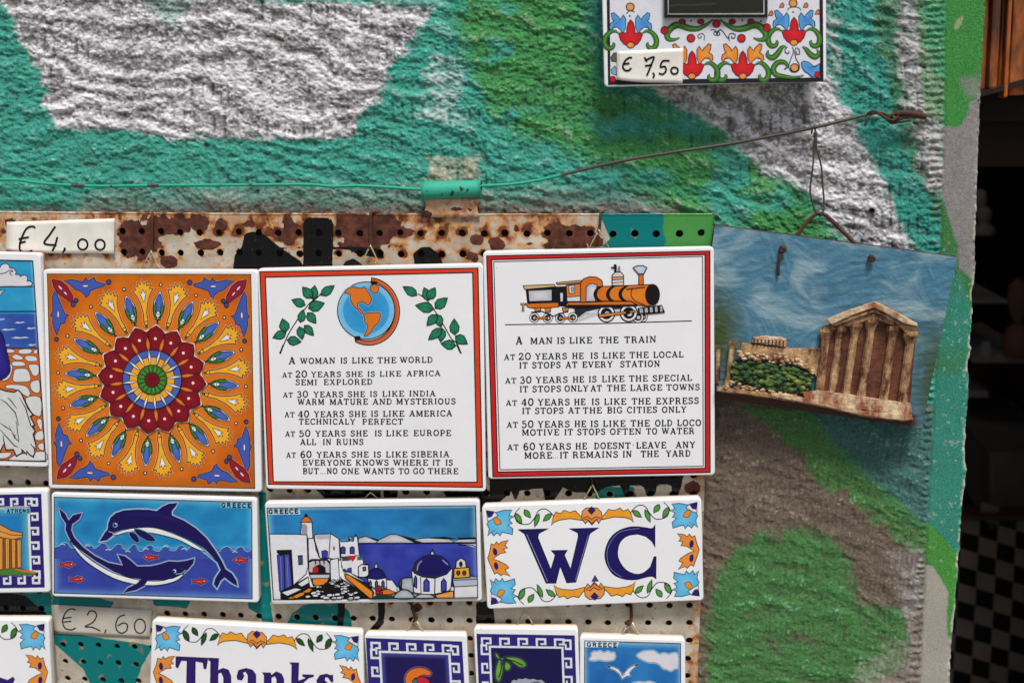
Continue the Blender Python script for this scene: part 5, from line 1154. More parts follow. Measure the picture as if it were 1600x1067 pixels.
def goat():
    root = tile('ceramic_tile', 'tile with sea, orange paving joints and a shaggy white animal, cut by left edge', 'tile', [(-262, 388), (62.5, 396), (75, 730), (-250, 722)], h=.021, clay=M_BISQ)
    H2 = .021
    z1 = zoomed(0, 390, 5.925); z2 = zoomed(0, 570, 6.28); i = [(-250, 402), (51, 407.5), (71.5, 720.5), (-238, 712)]
    A = Art(H2)
    def c(a, b, x, y):
        k = float(fbm(np.array(x/30.), np.array(y/16.), 351, 2))-.5
        if b < .24: base = (44+20*k, 150+20*k, 196)
        else: base = (50+20*k, 84+30*k, 166+20*k)
        e = max(0, 1-(1-a)*60); return tuple(base[j]*(1-e*.5)+(180, 210, 226)[j]*e*.5 for j in range(3))
    A.grid([(-250, 402), (51, 407.5), (60.3, 545), (-245, 540)], 60, 34, lambda a, b, x, y: c(a, .1 if b < .61 else .5, x, y))
    A.poly([(-245, 540), (60.3, 544), (71.5, 720.5), (-238, 712)], (206, 104, 34))
    A.fn = z1
    cl = [(-60, 345), (-60, 150), (0, 165), (15, 140), (50, 126), (80, 140), (92, 172), (130, 175), (148, 205), (145, 232), (175, 230), (190, 250), (210, 236), (245, 240), (258, 270), (250, 292), (280, 292), (302, 310), (290, 336), (200, 342), (100, 340)]
    A.shape(cl, (214, 212, 216), 1.0, (50, 30, 40)); A.line(sm([(0, 225), (50, 215), (90, 192), (120, 200), (90, 215), (110, 240)], n=4), 1.0, (60, 50, 60)); A.line([(-60, 346), (312, 344)], .7, (30, 40, 70)); A.line([(-60, 574), (330, 572)], 1.4, K_)
    A.shape([(-20, 390), (20, 372), (46, 376), (20, 395), (10, 420), (-20, 425)], (190, 190, 190), .8)
    for (x, y, l) in ((10, 645, 40), (185, 675, 50), (80, 740, 70), (290, 728, 46), (190, 815, 90), (300, 882, 40), (60, 885, 34)):
        A.shape([(x-l, y+4), (x-l*.5, y-9), (x, y-3), (x+l*.5, y-9), (x+l, y), (x+l*.4, y+4), (x-l*.2, y+9)], (196, 206, 216), .6, (120, 150, 190))
    A.line([(-60, 915), (352, 913)], 1.2, K_)
    for P in ([(40, 930), (90, 918), (140, 935), (115, 955), (50, 952)], [(180, 925), (285, 920), (292, 950), (260, 965), (180, 962)], [(310, 940), (340, 922), (345, 960), (318, 962)], [(110, 990), (145, 968), (205, 990), (212, 1015), (150, 1020)], [(235, 985), (320, 985), (345, 1010), (340, 1032), (250, 1030)], [(60, 1000), (82, 990), (90, 1045), (60, 1040)], [(120, 1035), (220, 1040), (226, 1075), (118, 1075)]):
        A.shape(sm(P, True, 3), (214, 214, 214), .8, (80, 60, 50))
    A.fn = z2
    for P in ([(145, 45), (200, 35), (270, 45), (300, 120), (290, 160), (200, 170), (130, 160), (130, 100)], [(280, 0), (375, 0), (378, 90), (330, 110), (300, 60)], [(300, 175), (340, 152), (385, 155), (390, 265), (340, 272), (300, 230)], [(70, 195), (200, 195), (270, 220), (296, 285), (260, 310), (150, 240), (60, 230)], [(250, 325), (395, 318), (402, 490), (350, 496), (300, 450)], [(360, 540), (408, 534), (412, 635), (385, 620)], [(345, 680), (380, 650), (420, 648), (424, 730), (350, 735)], [(370, 790), (400, 765), (428, 770), (430, 835), (390, 830)], [(160, 880), (300, 860), (436, 850), (440, 938), (100, 936), (120, 900)], [(-60, 870), (110, 860), (60, 915), (-60, 910)], [(20, 0), (120, 0), (110, 90), (80, 140), (20, 150)]):
        A.shape(sm(P, True, 3), (212, 212, 212), .9, (80, 62, 50))
    A.shape(sm([(-200, 200), (20, 140), (70, 110), (100, 60), (95, 0), (60, -160), (0, -330), (-200, -330)], True, 4), (30, 18, 108), 1.0, K_, cin=(50, 40, 150))
    fur = [(-60, 240), (0, 238), (60, 258), (140, 268), (175, 246), (205, 270), (250, 370), (275, 430), (325, 490), (296, 505), (340, 590), (322, 600), (345, 650), (325, 680), (350, 780), (355, 830), (330, 800), (342, 860), (325, 902), (290, 880), (262, 845), (262, 880), (235, 850), (210, 825), (220, 860), (160, 895), (130, 830), (60, 835), (40, 770), (0, 850), (-60, 850)]
    A.shape(fur, (206, 208, 206), 2.0, K_)
    for L_ in ([(0, 335), (60, 370), (150, 470), (185, 595), (150, 560)], [(190, 320), (250, 420), (300, 590), (345, 650)], [(0, 570), (60, 610), (105, 640), (90, 600)], [(0, 635), (60, 700), (140, 790), (180, 810)], [(160, 545), (170, 640), (185, 750), (140, 710), (150, 680)], [(75, 320), (110, 355), (165, 430)], [(110, 640), (140, 700), (155, 720)], [(30, 690), (40, 760), (60, 830)], [(300, 770), (325, 810)]):
        A.line(L_, 1.3, K_, taper=True)
    A.fn = lambda x, y: (x, y); A.line(i, 1.5, K_, closed=True)
    A.build('seaside_picture', root)
goat()
# ---- tile framed panel at the top, with its price label
def framed():
    qo = [(936, -190), (1290.5, -190), (1291.5, 128), (944, 136.5)]
    root = tile('picture_frame', 'white panel of red, blue and green flowers framing a dark glass, at the top', 'picture frame', qo, h=.022, T=.012, group=None, clay=simple('grey_frame_back', (170, 168, 160), .7))
    H2 = .022; z = zoomed(930, 0, 4.211); z2 = zoomed(1110, 0, 7.621); z1 = zoomed(940, 0, 7.622)
    A = Art(H2); qa = [(945, -180), (1284, -180), (1286, 120.5), (950, 134)]; qb = [(952, -172), (1278.5, -172), (1281, 118-.5), (953.5, 127.5)]
    qb = [(951.5, -172), (1278.5, -172), (1281.3, 121.5), (953.8, 125.5)]; qa = [(945, -180), (1284.5, -180), (1286.8, 128.2), (950, 133.5)]
    A.poly(qa, (34, 28, 40)); A.poly(qb, (216, 218, 226)); A.build('black_border', root)
    A = Art(H2, base=7e-5)
    G1, G2, RD, OR, BL_ = (52, 108, 30), (92, 146, 66), (192, 20, 28), (222, 126, 42), (92, 164, 220)
    OC = (34, 30, 50)
    def T(f): 
        A.fn = f
    def fleur(cx, cy_, s, left, right, col, c2, flip=1):
        """a red tulip with two side petals in drawing units of z2"""
        for sg in (-1, 1):
            if not (left if sg < 0 else right): continue
            P = [(30, -20), (28, -120), (55, -165), (100, -110), (110, -140), (170, -195), (200, -185), (190, -120), (170, -95), (215, -60), (222, -10), (200, 30), (180, -15), (130, -25), (90, 10), (60, 60)]
            A.shape([(cx+sg*(a+30)*s, cy_+(b-40)*s) for a, b in P], col, 1.0, OC, cin=c2)
        A.shape([(cx+a*s, cy_+b*s) for a, b in ((0, -150), (35, -110), (50, -40), (55, 10), (110, 0), (145, 15), (120, 90), (80, 140), (40, 160), (-40, 160), (-80, 140), (-120, 90), (-145, 10), (-90, 0), (-50, 10), (-45, -50), (-32, -110))], RD, 1.0, OC, cin=(214, 40, 46))
        A.disc(cx, cy_+150*s, 46*s, OR, ry=36*s, w=1, oc=OC, n=14, cin=(236, 160, 80))
    def scroll(P, w_, pt=None):
        """curled leaf: tapered green ribbon with dark outline, light edge"""
        q = sm(P, False, 6)
        A.line(q, w_+1.8, OC, taper=True); A.line(q, w_, G1, taper=True); A.line([(a+1.5, b-3) for a, b in q], w_*.28, G2, taper=True)
    T(z2)
    for (cx, cy_, L_, R_, c1, c2) in ((995, 360, 1, 1, BL_, (60, 130, 200)), (385, 760, 1, 1, OR, (236, 160, 70)), (-220, 760, 1, 1, OR, (236, 160, 70)), (-950, 390, 1, 1, BL_, (60, 130, 200))):
        fleur(cx, cy_, 1.0, L_, R_, c1, c2)
    def pair(cx, y, dx=1.0):
        for sg in (-1, 1):
            scroll([(cx+sg*a*dx, y+b) for a, b in ((135, 10), (190, -20), (250, -5), (300, 60), (305, 130), (270, 180), (220, 175), (198, 135), (215, 115))], 7.2)
    pair(385, 775); pair(-220, 775); pair(995, 370); pair(-950, 395)
    for sg, cx in ((1, 72), (-1, 72)):
        scroll([(cx+sg*a, b) for a, b in ((40, 235), (110, 290), (220, 345), (330, 340), (450, 300), (530, 330), (585, 400), (575, 465), (510, 478), (440, 455))], 9.5)
    for (x, y) in ((260, 262), (482, 262), (-115, 262), (-335, 262)): A.disc(x, y, 40, (168, 22, 34), ry=30, w=1, oc=OC, n=12)
    for (x, y) in ((672, 332), (-545, 365), (72, 285)): A.disc(x, y, 46, (186, 24, 32), w=1, oc=OC, n=14)
    for (x, y) in ((370, 460), (-232, 460)): A.disc(x, y, 48, (186, 24, 32), w=1, oc=OC, n=14, cin=(206, 50, 50))
    for (x, y) in ((380, 246), (602, 258), (-455, 290), (-230, 252), (984, 148), (-960, 195)): A.disc(x, y, 12, (14, 30, 40), n=8)
    for (x, y) in ((1002, 810), (985, 42), (-955, 88)): A.disc(x, y, 48, (212, 140, 60), w=1.2, oc=OC, n=14, cin=(224, 160, 90))
    for (x, y) in ((725, 170), (1280, 155), (855, 75), (1140, 75)): A.shape([(x-35, y+20), (x-20, y-20), (x+5, y-40), (x+25, y-10), (x+15, y+20)], (206, 120, 70), .8, OC)
    # right hand lower scrolls
    scroll([(900, 555), (850, 570), (800, 640), (740, 690), (680, 660), (690, 600)], 7.5); scroll([(1095, 560), (1140, 590), (1190, 650), (1250, 680), (1290, 640), (1270, 590)], 7.5)
    scroll([(880, 830), (920, 790), (880, 745), (800, 750), (750, 820), (780, 890), (880, 915), (1000, 925), (1110, 900)], 7.0)
    A.shape([(1085, 750), (1110, 730), (1170, 745), (1240, 800), (1262, 790), (1302, 760), (1302, 905), (1200, 915), (1170, 880), (1120, 850), (1090, 800)], BL_, 1.0, OC, cin=(60, 130, 200)); A.disc(1275, 890, 34, RD, w=.8, oc=OC, n=12)
    for P in ([(72, 400), (50, 380), (40, 410), (70, 425), (85, 395), (40, 358), (0, 365)], [(72, 400), (100, 380), (112, 412), (85, 425), (75, 395), (110, 358), (145, 375), (210, 460), (225, 440)], [(225, 490), (220, 420), (260, 400), (296, 420), (285, 455), (255, 455), (250, 430)], [(-75, 490), (-75, 420), (-115, 405), (-150, 430), (-135, 460), (-110, 450), (-115, 430)],
              [(975, 560), (990, 620), (960, 700), (935, 790), (960, 850), (1005, 862), (1050, 840), (1060, 780), (1020, 700), (1005, 620), (1020, 570)], [(920, 560), (890, 590), (895, 630), (930, 640), (935, 610)], [(1030, 570), (1060, 600), (1060, 645), (1025, 645), (1025, 612)], [(920, 130), (940, 100), (990, 88), (1050, 95), (1080, 130)], [(-1000, 170), (-960, 130), (-900, 150)]):
        A.line(sm(P, n=4), 1.0, OC)
    # lower left corner bits behind the label
    T(z1); A.disc(133, 945, 36, RD, w=.8, n=12); A.shape([(110, 690), (140, 640), (178, 630), (178, 740), (120, 735)], (86, 100, 70), 1.0); A.shape([(115, 830), (160, 790), (178, 830), (178, 900), (120, 880)], (110, 170, 200), .8)
    A.build('flower_pattern', root)
    # glass panel in its own black and silver moulding
    H3 = .0245
    def fr(name, q, h0, h1, m):
        V = [W(u, v, h1) for u, v in q]+[W(u, v, h0) for u, v in q]
        return mesh(name, V, [(0, 3, 2, 1), (0, 1, 5, 4), (1, 2, 6, 5), (2, 3, 7, 6), (3, 0, 4, 7)], m, root)
    fr('black_moulding', [(1038, -140), (1199.5, -140), (1199.5, 28), (1038, 28.5)], .022, .0252, simple('black_lacquer', (22, 24, 26), .3))
    fr('silver_fillet', [(1043, -134), (1194, -134), (1194.5, 23), (1043.5, 23.3)], .0252, .0258, simple('silver_paint', (170, 176, 170), .4))
    gl = N('dark_glass', .12, .5); gl.set('Base Color', gl.mix(gl.noise(60, 3), lin((24, 24, 20)), lin((40, 40, 34))))
    fr('glass', [(1044.5, -132), (1192.5, -132), (1193, 20.5), (1045, 21)], .0258, .0260, gl.m)
    A = Art(.0260, z2)
    A.line([(-480, 75), (-380, 62), (-260, 68), (-140, 60), (-20, 52), (70, 48)], 2.4, (58, 58, 50))
    A.build('printed_line', root, M_INK)
framed()
# ---------------------------------------------------------------- price labels
def paper_mat(c):
    n = N('paper', .45, .3); n.set('Base Color', n.mix(n.ramp(n.noise(90, 4), .3, .7), lin(c), lin(tuple(x*.93 for x in c)))); n.bump(n.noise(220, 3), .0002, .4); return n.m
def label(name_label, q, h, c, strokes, z, w_, curl=None):
    root = thing('price_label', name_label, 'price label', 'handwritten price labels')
    nx, ny = 14, 8; V = []; Fc = []
    for j in range(ny+1):
        for i in range(nx+1):
            a, b = i/nx, j/ny; p = bil(q, a, b); hh = h
            if curl: hh += curl(a, b)
            V.append(W(p[0], p[1]+(1.2*math.sin(a*5)*b if curl else 0), hh))
    for j in range(ny):
        for i in range(nx): s = j*(nx+1)+i; Fc.append((s, s+nx+1, s+nx+2, s+1))
    o = mesh('paper', V, Fc, paper_mat(c), root, True)
    m = o.modifiers.new('thick', 'SOLIDIFY'); m.thickness = .0002; m.offset = -1
    A = Art(h+.0012 if curl else h, z, base=6e-5)
    for s in strokes:
        closed = s[0] == 'o'; P = s[1:] if isinstance(s[0], str) else s
        if closed:
            x, y, rx, ry = P; P = [(x+rx*math.cos(t), y+ry*math.sin(t)) for t in np.linspace(-1.2, 5.1, 14)]
        A.line(sm(P, n=5), w_, (16, 16, 18))
    if curl:   # lay the ink on the curved sheet
        V2 = []
        for v in A.V:
            u, vv = UV(*v); a, b = ibil(q, u, vv); dh = -v[1]-(h+.0012); V2.append(W(u, vv, h+curl(a, b)+dh+.00022))
        A.V = V2
    A.build('handwriting', root, M_INK)
label('cream price label handwritten 4,00 euro stuck at the top of the rusty board', [(10.5, 347), (179, 341.5), (178, 398), (9, 393)], .0093, (224, 220, 210),
      [[(220, 345), (200, 335), (165, 350), (138, 400), (123, 450), (128, 488), (165, 498), (202, 486)], [(116, 415), (180, 402)], [(118, 440), (160, 430)], [(345, 335), (312, 385), (276, 440), (340, 452), (352, 450)], [(358, 402), (345, 450), (326, 490)], [(403, 468), (405, 480), (390, 502)], [(398, 472), (404, 476)], ('o', 517, 448, 30, 33), ('o', 625, 450, 30, 32)],
      zoomed(0, 270, 4), 2.9, lambda a, b: .0011*math.sin(a*6+.5)*b+.0016*b*b)
label('grey price label handwritten 2,60 euro below the dolphin tile', [(80, 944), (238, 952.5), (233.5, 996.5), (84, 989)], .0093, (196, 188, 176),
      [[(258, 100), (222, 92), (185, 125), (168, 180), (185, 225), (225, 238), (260, 225)], [(172, 158), (230, 150)], [(174, 184), (228, 178)], [(340, 138), (355, 110), (388, 110), (404, 140), (378, 185), (325, 215), (375, 220), (430, 246)], [(470, 235), (460, 262)], [(602, 133), (560, 150), (538, 195), (545, 240), (575, 260), (610, 245), (618, 205), (590, 190), (550, 210)], ('o', 705, 212, 38, 50)],
      zoomed(60, 930, 4.444), 2.1)
label('white price label handwritten 7,50 euro on the lower left of the flowery frame', [(963.5, 80.5), (1067.8, 75.5), (1066.5, 132.5), (964, 125)], .0224, (228, 224, 214),
      [[(243, 382), (222, 382), (195, 405), (182, 440), (195, 463), (218, 466), (238, 450)], [(186, 424), (226, 418)], [(325, 378), (336, 402), (345, 392), (386, 378), (368, 430), (340, 500)], [(328, 436), (376, 428)], [(380, 480), (388, 498), (380, 516)], [(490, 402), (445, 404), (430, 442), (458, 440), (466, 466), (446, 490), (418, 484)], ('o', 522, 467, 23, 22)],
      zoomed(930, 0, 4.211), 2.9, lambda a, b: .0004+.0022*max(0, b-.55)**1.5*(1.6-a))
# ---------------------------------------------------------------- hooks
hook('rusty wire hook over the top lip of the board above the orange rosette tile', [(238, 334, .006), (238, 334.5, .0098), (238, 350, .0112), (237.5, 375, .0112), (237, 392, .0115), (235, 396, .0128), (233, 392, .0135)])
hook('rusty wire hook over the top lip of the board above the globe tile', [(592, 333, .0065), (586, 331.5, .008), (579.5, 333.5, .0105), (579, 345, .0115), (579, 365, .0112), (579, 384, .0115), (578, 389, .0128), (576, 385, .0135)], .0011)
hook('rusty wire hook over the top lip of the board above the steam engine tile', [(938.5, 333.5, .0065), (938.5, 334.5, .0105), (938, 345, .0112), (936.5, 358, .0115), (935.5, 363, .0128), (934, 360, .0135)])
hook('dark wire hook through the board above the small helmet tile', [(645, 946, .007), (645, 950, .0105), (647, 960, .0112), (648, 967, .0122), (651, 964, .0135), (650, 959, .0135)], .0011)
hook('dark wire hook through the board above the seagull tile', [(985, 944, .007), (986, 950, .0105), (986.5, 962, .0112), (985.5, 971, .0122), (981, 974, .0135), (979, 970, .0135)], .0011)
hook('short wire hook through the board just above the WC tile', [(925, 744, .007), (925, 748, .0105), (925.5, 756, .0112), (925.5, 760, .0125), (924, 757, .0135)], .0009)
# ---------------------------------------------------------------- long wire, clip, eye bolt
def wire_mat():
    n = N('green_painted_wire', .5, .4); x = n.t.nodes.new('ShaderNodeSeparateXYZ'); n.L(n.co, x.inputs[0])
    xs = W(872, 274, .012)[0]
    f = n.ramp(n.math('ADD', x.outputs[0], n.math('MULTIPLY', n.math('SUBTRACT', n.noise(120, 3), .5), .03)), xs-.002, xs+.002)
    sp_ = n.ramp(n.noise(75, 3, .6), .60, .63)
    c = n.mix(sp_, lin((20, 150, 122)), lin((70, 50, 52))); c = n.mix(f, c, lin((66, 56, 50))); n.set('Base Color', c); n.bump(n.noise(500), .0003); return n.m
wp = [(-160, 284), (-60, 282), (0, 281), (30, 281.5), (70, 287), (150, 291), (250, 290), (400, 289), (480, 288.5), (520, 291.5), (560, 290.5), (610, 293), (655, 296), (700, 296), (752, 291), (800, 288), (840, 282), (875, 274), (960, 254), (1040, 240), (1140, 225), (1200, 214), (1270, 200), (1330, 185.5), (1362, 178), (1376, 176), (1390, 182), (1402, 190), (1420, 188)]
wt = tube('stretched_wire', [W(u, v, .0085 if u < 1350 else .007) for u, v in sm(wp, n=5)], .00105, wire_mat(), None, 8)
tag(wt, 'thin wire, green then bare, stretched across the wall above the board to the bolt', 'wire')
eb = thing('eye_bolt', 'rusty twisted bolt in the wall holding the right end of the stretched wire', 'bolt')
tube('shank', [W(*p) for p in sm([(1398, 178, .0085), (1412, 176.5, .008), (1430, 178.5, .0065), (1446, 182.5, .004)], n=5)], .0018, M_RUST, eb, 8)
tube('shank', [W(*p) for p in sm([(1400, 186, .008), (1420, 182, .0065), (1446, 184, .003)], n=5)], .0012, M_DARKWIRE, eb, 8)
tube('eye', [W(*p) for p in sm([(1398, 178, .0085), (1388, 184, .0085), (1392, 191, .008), (1401, 191, .008), (1404, 184, .008)], True, 5)], .0011, M_RUST, eb, 7, True)
tube('wire_end', [W(*p) for p in sm([(1356, 178, .008), (1364, 174, .0095), (1374, 178, .0105), (1386, 186, .0105), (1396, 188, .0095), (1404, 182, .0095)], n=5)], .0009, M_RUST, eb, 7)
tube('wire_end', [W(*p) for p in sm([(1358, 180, .008), (1355, 186, .009), (1352, 197, .0085)], n=4)], .0008, M_DARKWIRE, eb, 6)
# bracket: rolled sleeve over the wire with its rusty strap
cb = thing('strap_bracket', 'metal strap with a green rolled sleeve at the top of the board', 'bracket')
def teal_metal():
    n = N('green_painted_metal', .6, .3); sp_ = n.ramp(n.noise(230, 3, .6), .61, .65)
    n.set('Base Color', n.mix(sp_, n.mix(n.noise(60, 4), lin((56, 168, 140)), lin((34, 142, 118))), lin((40, 60, 52)))); n.bump(n.noise(200, 4), .0003, .6); return n.m
rad = .0056; V = []; Fc = []; ns = 18; nl = 12
for i in range(nl+1):
    a = i/nl; u = 659.5+a*92.5; vc = 298.5-3.5*a
    c = Vector(W(u, vc, .0095)); rr = rad*(1.12-.10*a)
    for k in range(ns):
        t = 2*math.pi*k/ns; V.append((c.x, c.y-rr*math.cos(t), c.z+rr*math.sin(t)))
for i in range(nl):
    for k in range(ns): Fc.append((i*ns+k, (i+1)*ns+k, (i+1)*ns+(k+1) % ns, i*ns+(k+1) % ns))
for e, s in ((0, 1), (nl, -1)):
    base = len(V); c = W(659.5 if e == 0 else 752, 298.5 if e == 0 else 295, .0095)
    for k in range(ns): p = V[e*ns+k]; V.append((c[0]+(p[0]-c[0]), c[1]+(p[1]-c[1])*.8, c[2]+(p[2]-c[2])*.8))
    for k in range(ns): Fc.append((e*ns+k, e*ns+(k+1) % ns, base+(k+1) % ns, base+k))
mesh('sleeve', V, Fc, teal_metal(), cb, True)
def plate(name, rows, th, mat, parent, fields=None):
    """rows of (u0,u1,v,h): a bent sheet"""
    V = []; n = 14; us = []; vs = []
    for (u0, u1, v, h) in rows:
        for i in range(n+1):
            u = u0+(u1-u0)*i/n; V.append(W(u, v+.5*random.uniform(-1, 1)*(fields is not None), h)); us.append(u); vs.append(v)
    Fc = [(r*(n+1)+i, (r+1)*(n+1)+i, (r+1)*(n+1)+i+1, r*(n+1)+i+1) for r in range(len(rows)-1) for i in range(n)]
    o = mesh(name, V, Fc, mat, parent, True)
    if fields:
        a, b = fields(np.array(us, float), np.array(vs, float)); attr_col(o.data, 'Col', a.astype(np.float32)); attr_col(o.data, 'Col2', b.astype(np.float32))
    m = o.modifiers.new('thick', 'SOLIDIFY'); m.thickness = th; m.offset = 0
    return o
def strapf(u, v):
    z = u*0; d = .5+.9*ell(u+5*np.sin(v), v, 668, 335, 14, 7)+.0; d = np.maximum(d, .5+.9*ell(u, v, 712, 325, 15, 5)); d = np.maximum(d, .5+.9*ell(u, v, 735, 330, 5, 4))
    o = .30+.45*fbm(u/7, v/5, 401, 3)+.0*z
    t = .5+(316-v)/12
    return np.stack([d-.1, o, z], -1), np.stack([t-.35, z, z], -1)
plate('strap', [(662, 751, 309, .0118), (664, 750, 314, .0102), (665.5, 746, 320, .0098), (664, 746, 328, .0096), (660, 748, 334, .0098), (658, 750, 340, .0100)], .0009, M_BOARD, cb, strapf)
M_BEIGE = N('bare_cement_patch', .85, .2); M_BEIGE.set('Base Color', M_BEIGE.mix(M_BEIGE.ramp(M_BEIGE.noise(180, 6, .7), .35, .65), lin((188, 170, 148)), lin((120, 106, 92)))); M_BEIGE.bump(M_BEIGE.noise(500, 5, .7), .0012)
# small tube end in the wall
wh = tube('wall_tube', [W(1362, 329.5, -.004), W(1362, 329.5, .0022)], .0022, simple('dark_plastic', (60, 60, 58), .5), None, 14, False, False)
wh.modifiers.new('t', 'SOLIDIFY').thickness = .0007; tag(wh, 'tiny round tube end set in the wall above the temple plaque', 'tube')
bm_ = tube('tube_bore', [W(1362, 329.5, .0005), W(1362, 329.5, .0012)], .0018, simple('black_void', (6, 6, 6), .9), wh, 12)
# ---------------------------------------------------------------- temple relief plaque
def plaque():
    root = thing('temple_plaque', 'tilted painted relief plaque of a columned temple under blue sky, right of the tiles', 'plaque')
    q = [(1117, 352), (1496, 402), (1440.5, 668), (1082, 617)]; h0, h1 = .009, .0155
    z = zoomed(1100, 310, 2.807); z8 = zoomed(1110, 500, 6.667)
    # painted board: fine grid with brush relief
    nx, ny = 150, 104; a = np.linspace(0, 1, nx+1)[None, :].repeat(ny+1, 0); b = np.linspace(0, 1, ny+1)[:, None].repeat(nx+1, 1)
    x = (q[0][0]*(1-a)+q[1][0]*a)*(1-b)+(q[3][0]*(1-a)+q[2][0]*a)*b; y = (q[0][1]*(1-a)+q[1][1]*a)*(1-b)+(q[3][1]*(1-a)+q[2][1]*a)*b
    wx = x+50*(fbm(x/60, y/50, 511, 2)-.5); wy = y+50*(fbm(x/75, y/60, 512, 2)-.5)
    br = fbm(wx/26+wy/30, wy/3.4, 501, 3)
    for k_, an_ in ((1, .55), (2, -.5), (3, 1.2), (4, -.15)):
        xr_, yr_ = x*math.cos(an_)+y*math.sin(an_), -x*math.sin(an_)+y*math.cos(an_)
        mk_ = sstep(.52, .60, vn(x/38+k_*7, y/30, 550+k_)); br = br*(1-mk_)+fbm(xr_/30, (yr_+6*vn(x/30, y/30, 560))/3.2, 570+k_, 3)*mk_
    hh = h1+.0009*(br-.5)+.0004*(fbm(wx/12, wy/5, 503, 2)-.5)
    d = FW[None, None]+((x-800)/F)[..., None]*RT-((y-533.5)/F)[..., None]*UP
    P = CAM+((-h1-CAM[1])/d[..., 1])[..., None]*d; P[..., 1] = -hh
    def C(*c): return np.array(lin(c))
    cl = .8*sstep(.50, .78, fbm(wx/70+3, wy/26+5, 521, 5)+.16*np.exp(-((x-1170)/70)**2-((y-430)/45)**2)-.10*sstep(500, 560, y))
    dk = .7*sstep(.40, .75, fbm(wx/90, wy/14, 522, 5)); st = sstep(.5, .8, br)
    col = np.ones(x.shape+(3,))*C(68, 116, 140)
    col = col*(1-.55*dk[..., None])+C(42, 92, 120)*.55*dk[..., None]; col = col*(1-.55*cl[..., None])+C(170, 190, 192)*.55*cl[..., None]; col = col*(1-.18*st[..., None])+C(150, 180, 190)*.18*st[..., None]
    gl = np.maximum(sstep(50, -10, np.hypot(x-1112, (y-520)*.62)-22), sstep(60, 0, np.hypot((x-1462)*1.1, (y-600)*.42)-6)*.9)
    gl = gl*sstep(.2, .5, fbm(x/14, y/14, 531, 2)+.2); gcol = C(56, 72, 30)
    col = col*(1-gl[..., None])+gcol*gl[..., None]; col = np.maximum(col, .003)
    lo = sstep(603, 611, y-(x-1117)*.13+3*(vn(x/9, y/9, 541)-.5))*sstep(1440, 1425, x); lo = lo[..., None]; col = col*(1-lo)+C(62, 30, 24)*lo
    idx = np.arange((nx+1)*(ny+1)).reshape(ny+1, nx+1); Fc = np.stack([idx[:-1, :-1], idx[1:, :-1], idx[1:, 1:], idx[:-1, 1:]], -1).reshape(-1, 4)
    n = N('painted_sky', .5, .35); n.set('Base Color', n.attr('Col')); n.bump(n.noise(240, 4, .6, (1, 1, 2.2), 1.5), .0006, .7)
    mesh('sky_panel', P.reshape(-1, 3), Fc.tolist(), n.m, root, True, col.reshape(-1, 3))
    # board edge
    V = [W(u, v, h1-.0004) for u, v in q]+[(W(u, v, h1)[0], -h0, W(u, v, h1)[2]) for u, v in q]
    mesh('board_edge', V, [(0, 1, 5, 4), (1, 2, 6, 5), (2, 3, 7, 6), (3, 0, 4, 7), (4, 5, 6, 7)], simple('dark_red_brown', (70, 30, 24), .7), root)
    # cast plaster material: cream on the high spots, red brown wash
    def cast(name, hi=(206, 168, 122), lo=(80, 40, 26), k=.5):
        n = N(name, .6, .3); f = n.ramp(n.noise(150, 5, .62, (1, 1, .45)), .5-k*.35+.04, .5+k*.3+.04)
        n.set('Base Color', n.mix(f, lin(lo), lin(hi))); n.bump(n.noise(240, 5, .65), .0016, .9); return n.m
    MC = cast('washed_plaster'); MR = cast('red_brown_wash', (120, 72, 52), (58, 26, 20), .9); ML = cast('pale_plaster', (214, 192, 156), (140, 84, 58), .4)
    def relief(name, pts, ha, hb, mat, f=zoomed(1100, 310, 2.807), inset=1.6, rough=.5, div=6):
        """raised slab with softened uneven edges; pts in zoom units"""
        px = [f(*p) for p in pts]; out = []
        for i in range(len(px)):
            p, r = px[i], px[(i+1) % len(px)]; L_ = math.hypot(r[0]-p[0], r[1]-p[1]); m = max(1, int(L_/div))
            for k in range(m): out.append((p[0]+(r[0]-p[0])*k/m+random.uniform(-1, 1)*rough, p[1]+(r[1]-p[1])*k/m+random.uniform(-1, 1)*rough))
        n_ = len(out); ar = sum(out[i][0]*out[(i+1) % n_][1]-out[(i+1) % n_][0]*out[i][1] for i in range(n_))
        if ar > 0: out = out[::-1]
        def ins(d):
            R_ = []
            for i in range(n_):
                a_, b_, c_ = out[i-1], out[i], out[(i+1) % n_]; t = (c_[0]-a_[0], c_[1]-a_[1]); l = math.hypot(*t) or 1
                R_.append((b_[0]+t[1]/l*d*1, b_[1]-t[0]/l*d*1))
            return R_
        V = []; Fc = []
        for (d_, h_) in ((0, ha), (.35*inset, ha+(hb-ha)*.6), (inset, hb)):
            V += [W(u, v, h_+random.uniform(-1, 1)*.00012*rough) for u, v in ins(d_)]
        for r in range(2):
            for k in range(n_): Fc.append((r*n_+k, r*n_+(k+1) % n_, (r+1)*n_+(k+1) % n_, (r+1)*n_+k))
        tri = tessellate_polygon([[Vector((*p, 0)) for p in ins(inset)]])
        for t in tri: Fc.append(tuple(2*n_+k for k in t))
        o = mesh(name, V, Fc, mat, root, False)
        import bmesh
        bm = bmesh.new(); bm.from_mesh(o.data); bmesh.ops.recalc_face_normals(bm, faces=bm.faces[:]); bm.to_mesh(o.data); bm.free()
        return o
    relief('cella_wall', [(520, 560), (745, 520), (930, 580), (905, 900), (485, 850), (505, 640)], h1, h1+.0022, MR)
    relief('stylobate', [(430, 850), (500, 838), (620, 855), (780, 880), (905, 895), (912, 940), (905, 960), (700, 930), (560, 905), (440, 880)], h1, h1+.0075, ML)
    relief('step', [(290, 845), (430, 868), (560, 890), (700, 925), (912, 948), (915, 972), (880, 978), (700, 958), (520, 915), (330, 880), (290, 868)], h1, h1+.0090, ML, inset=2.2)
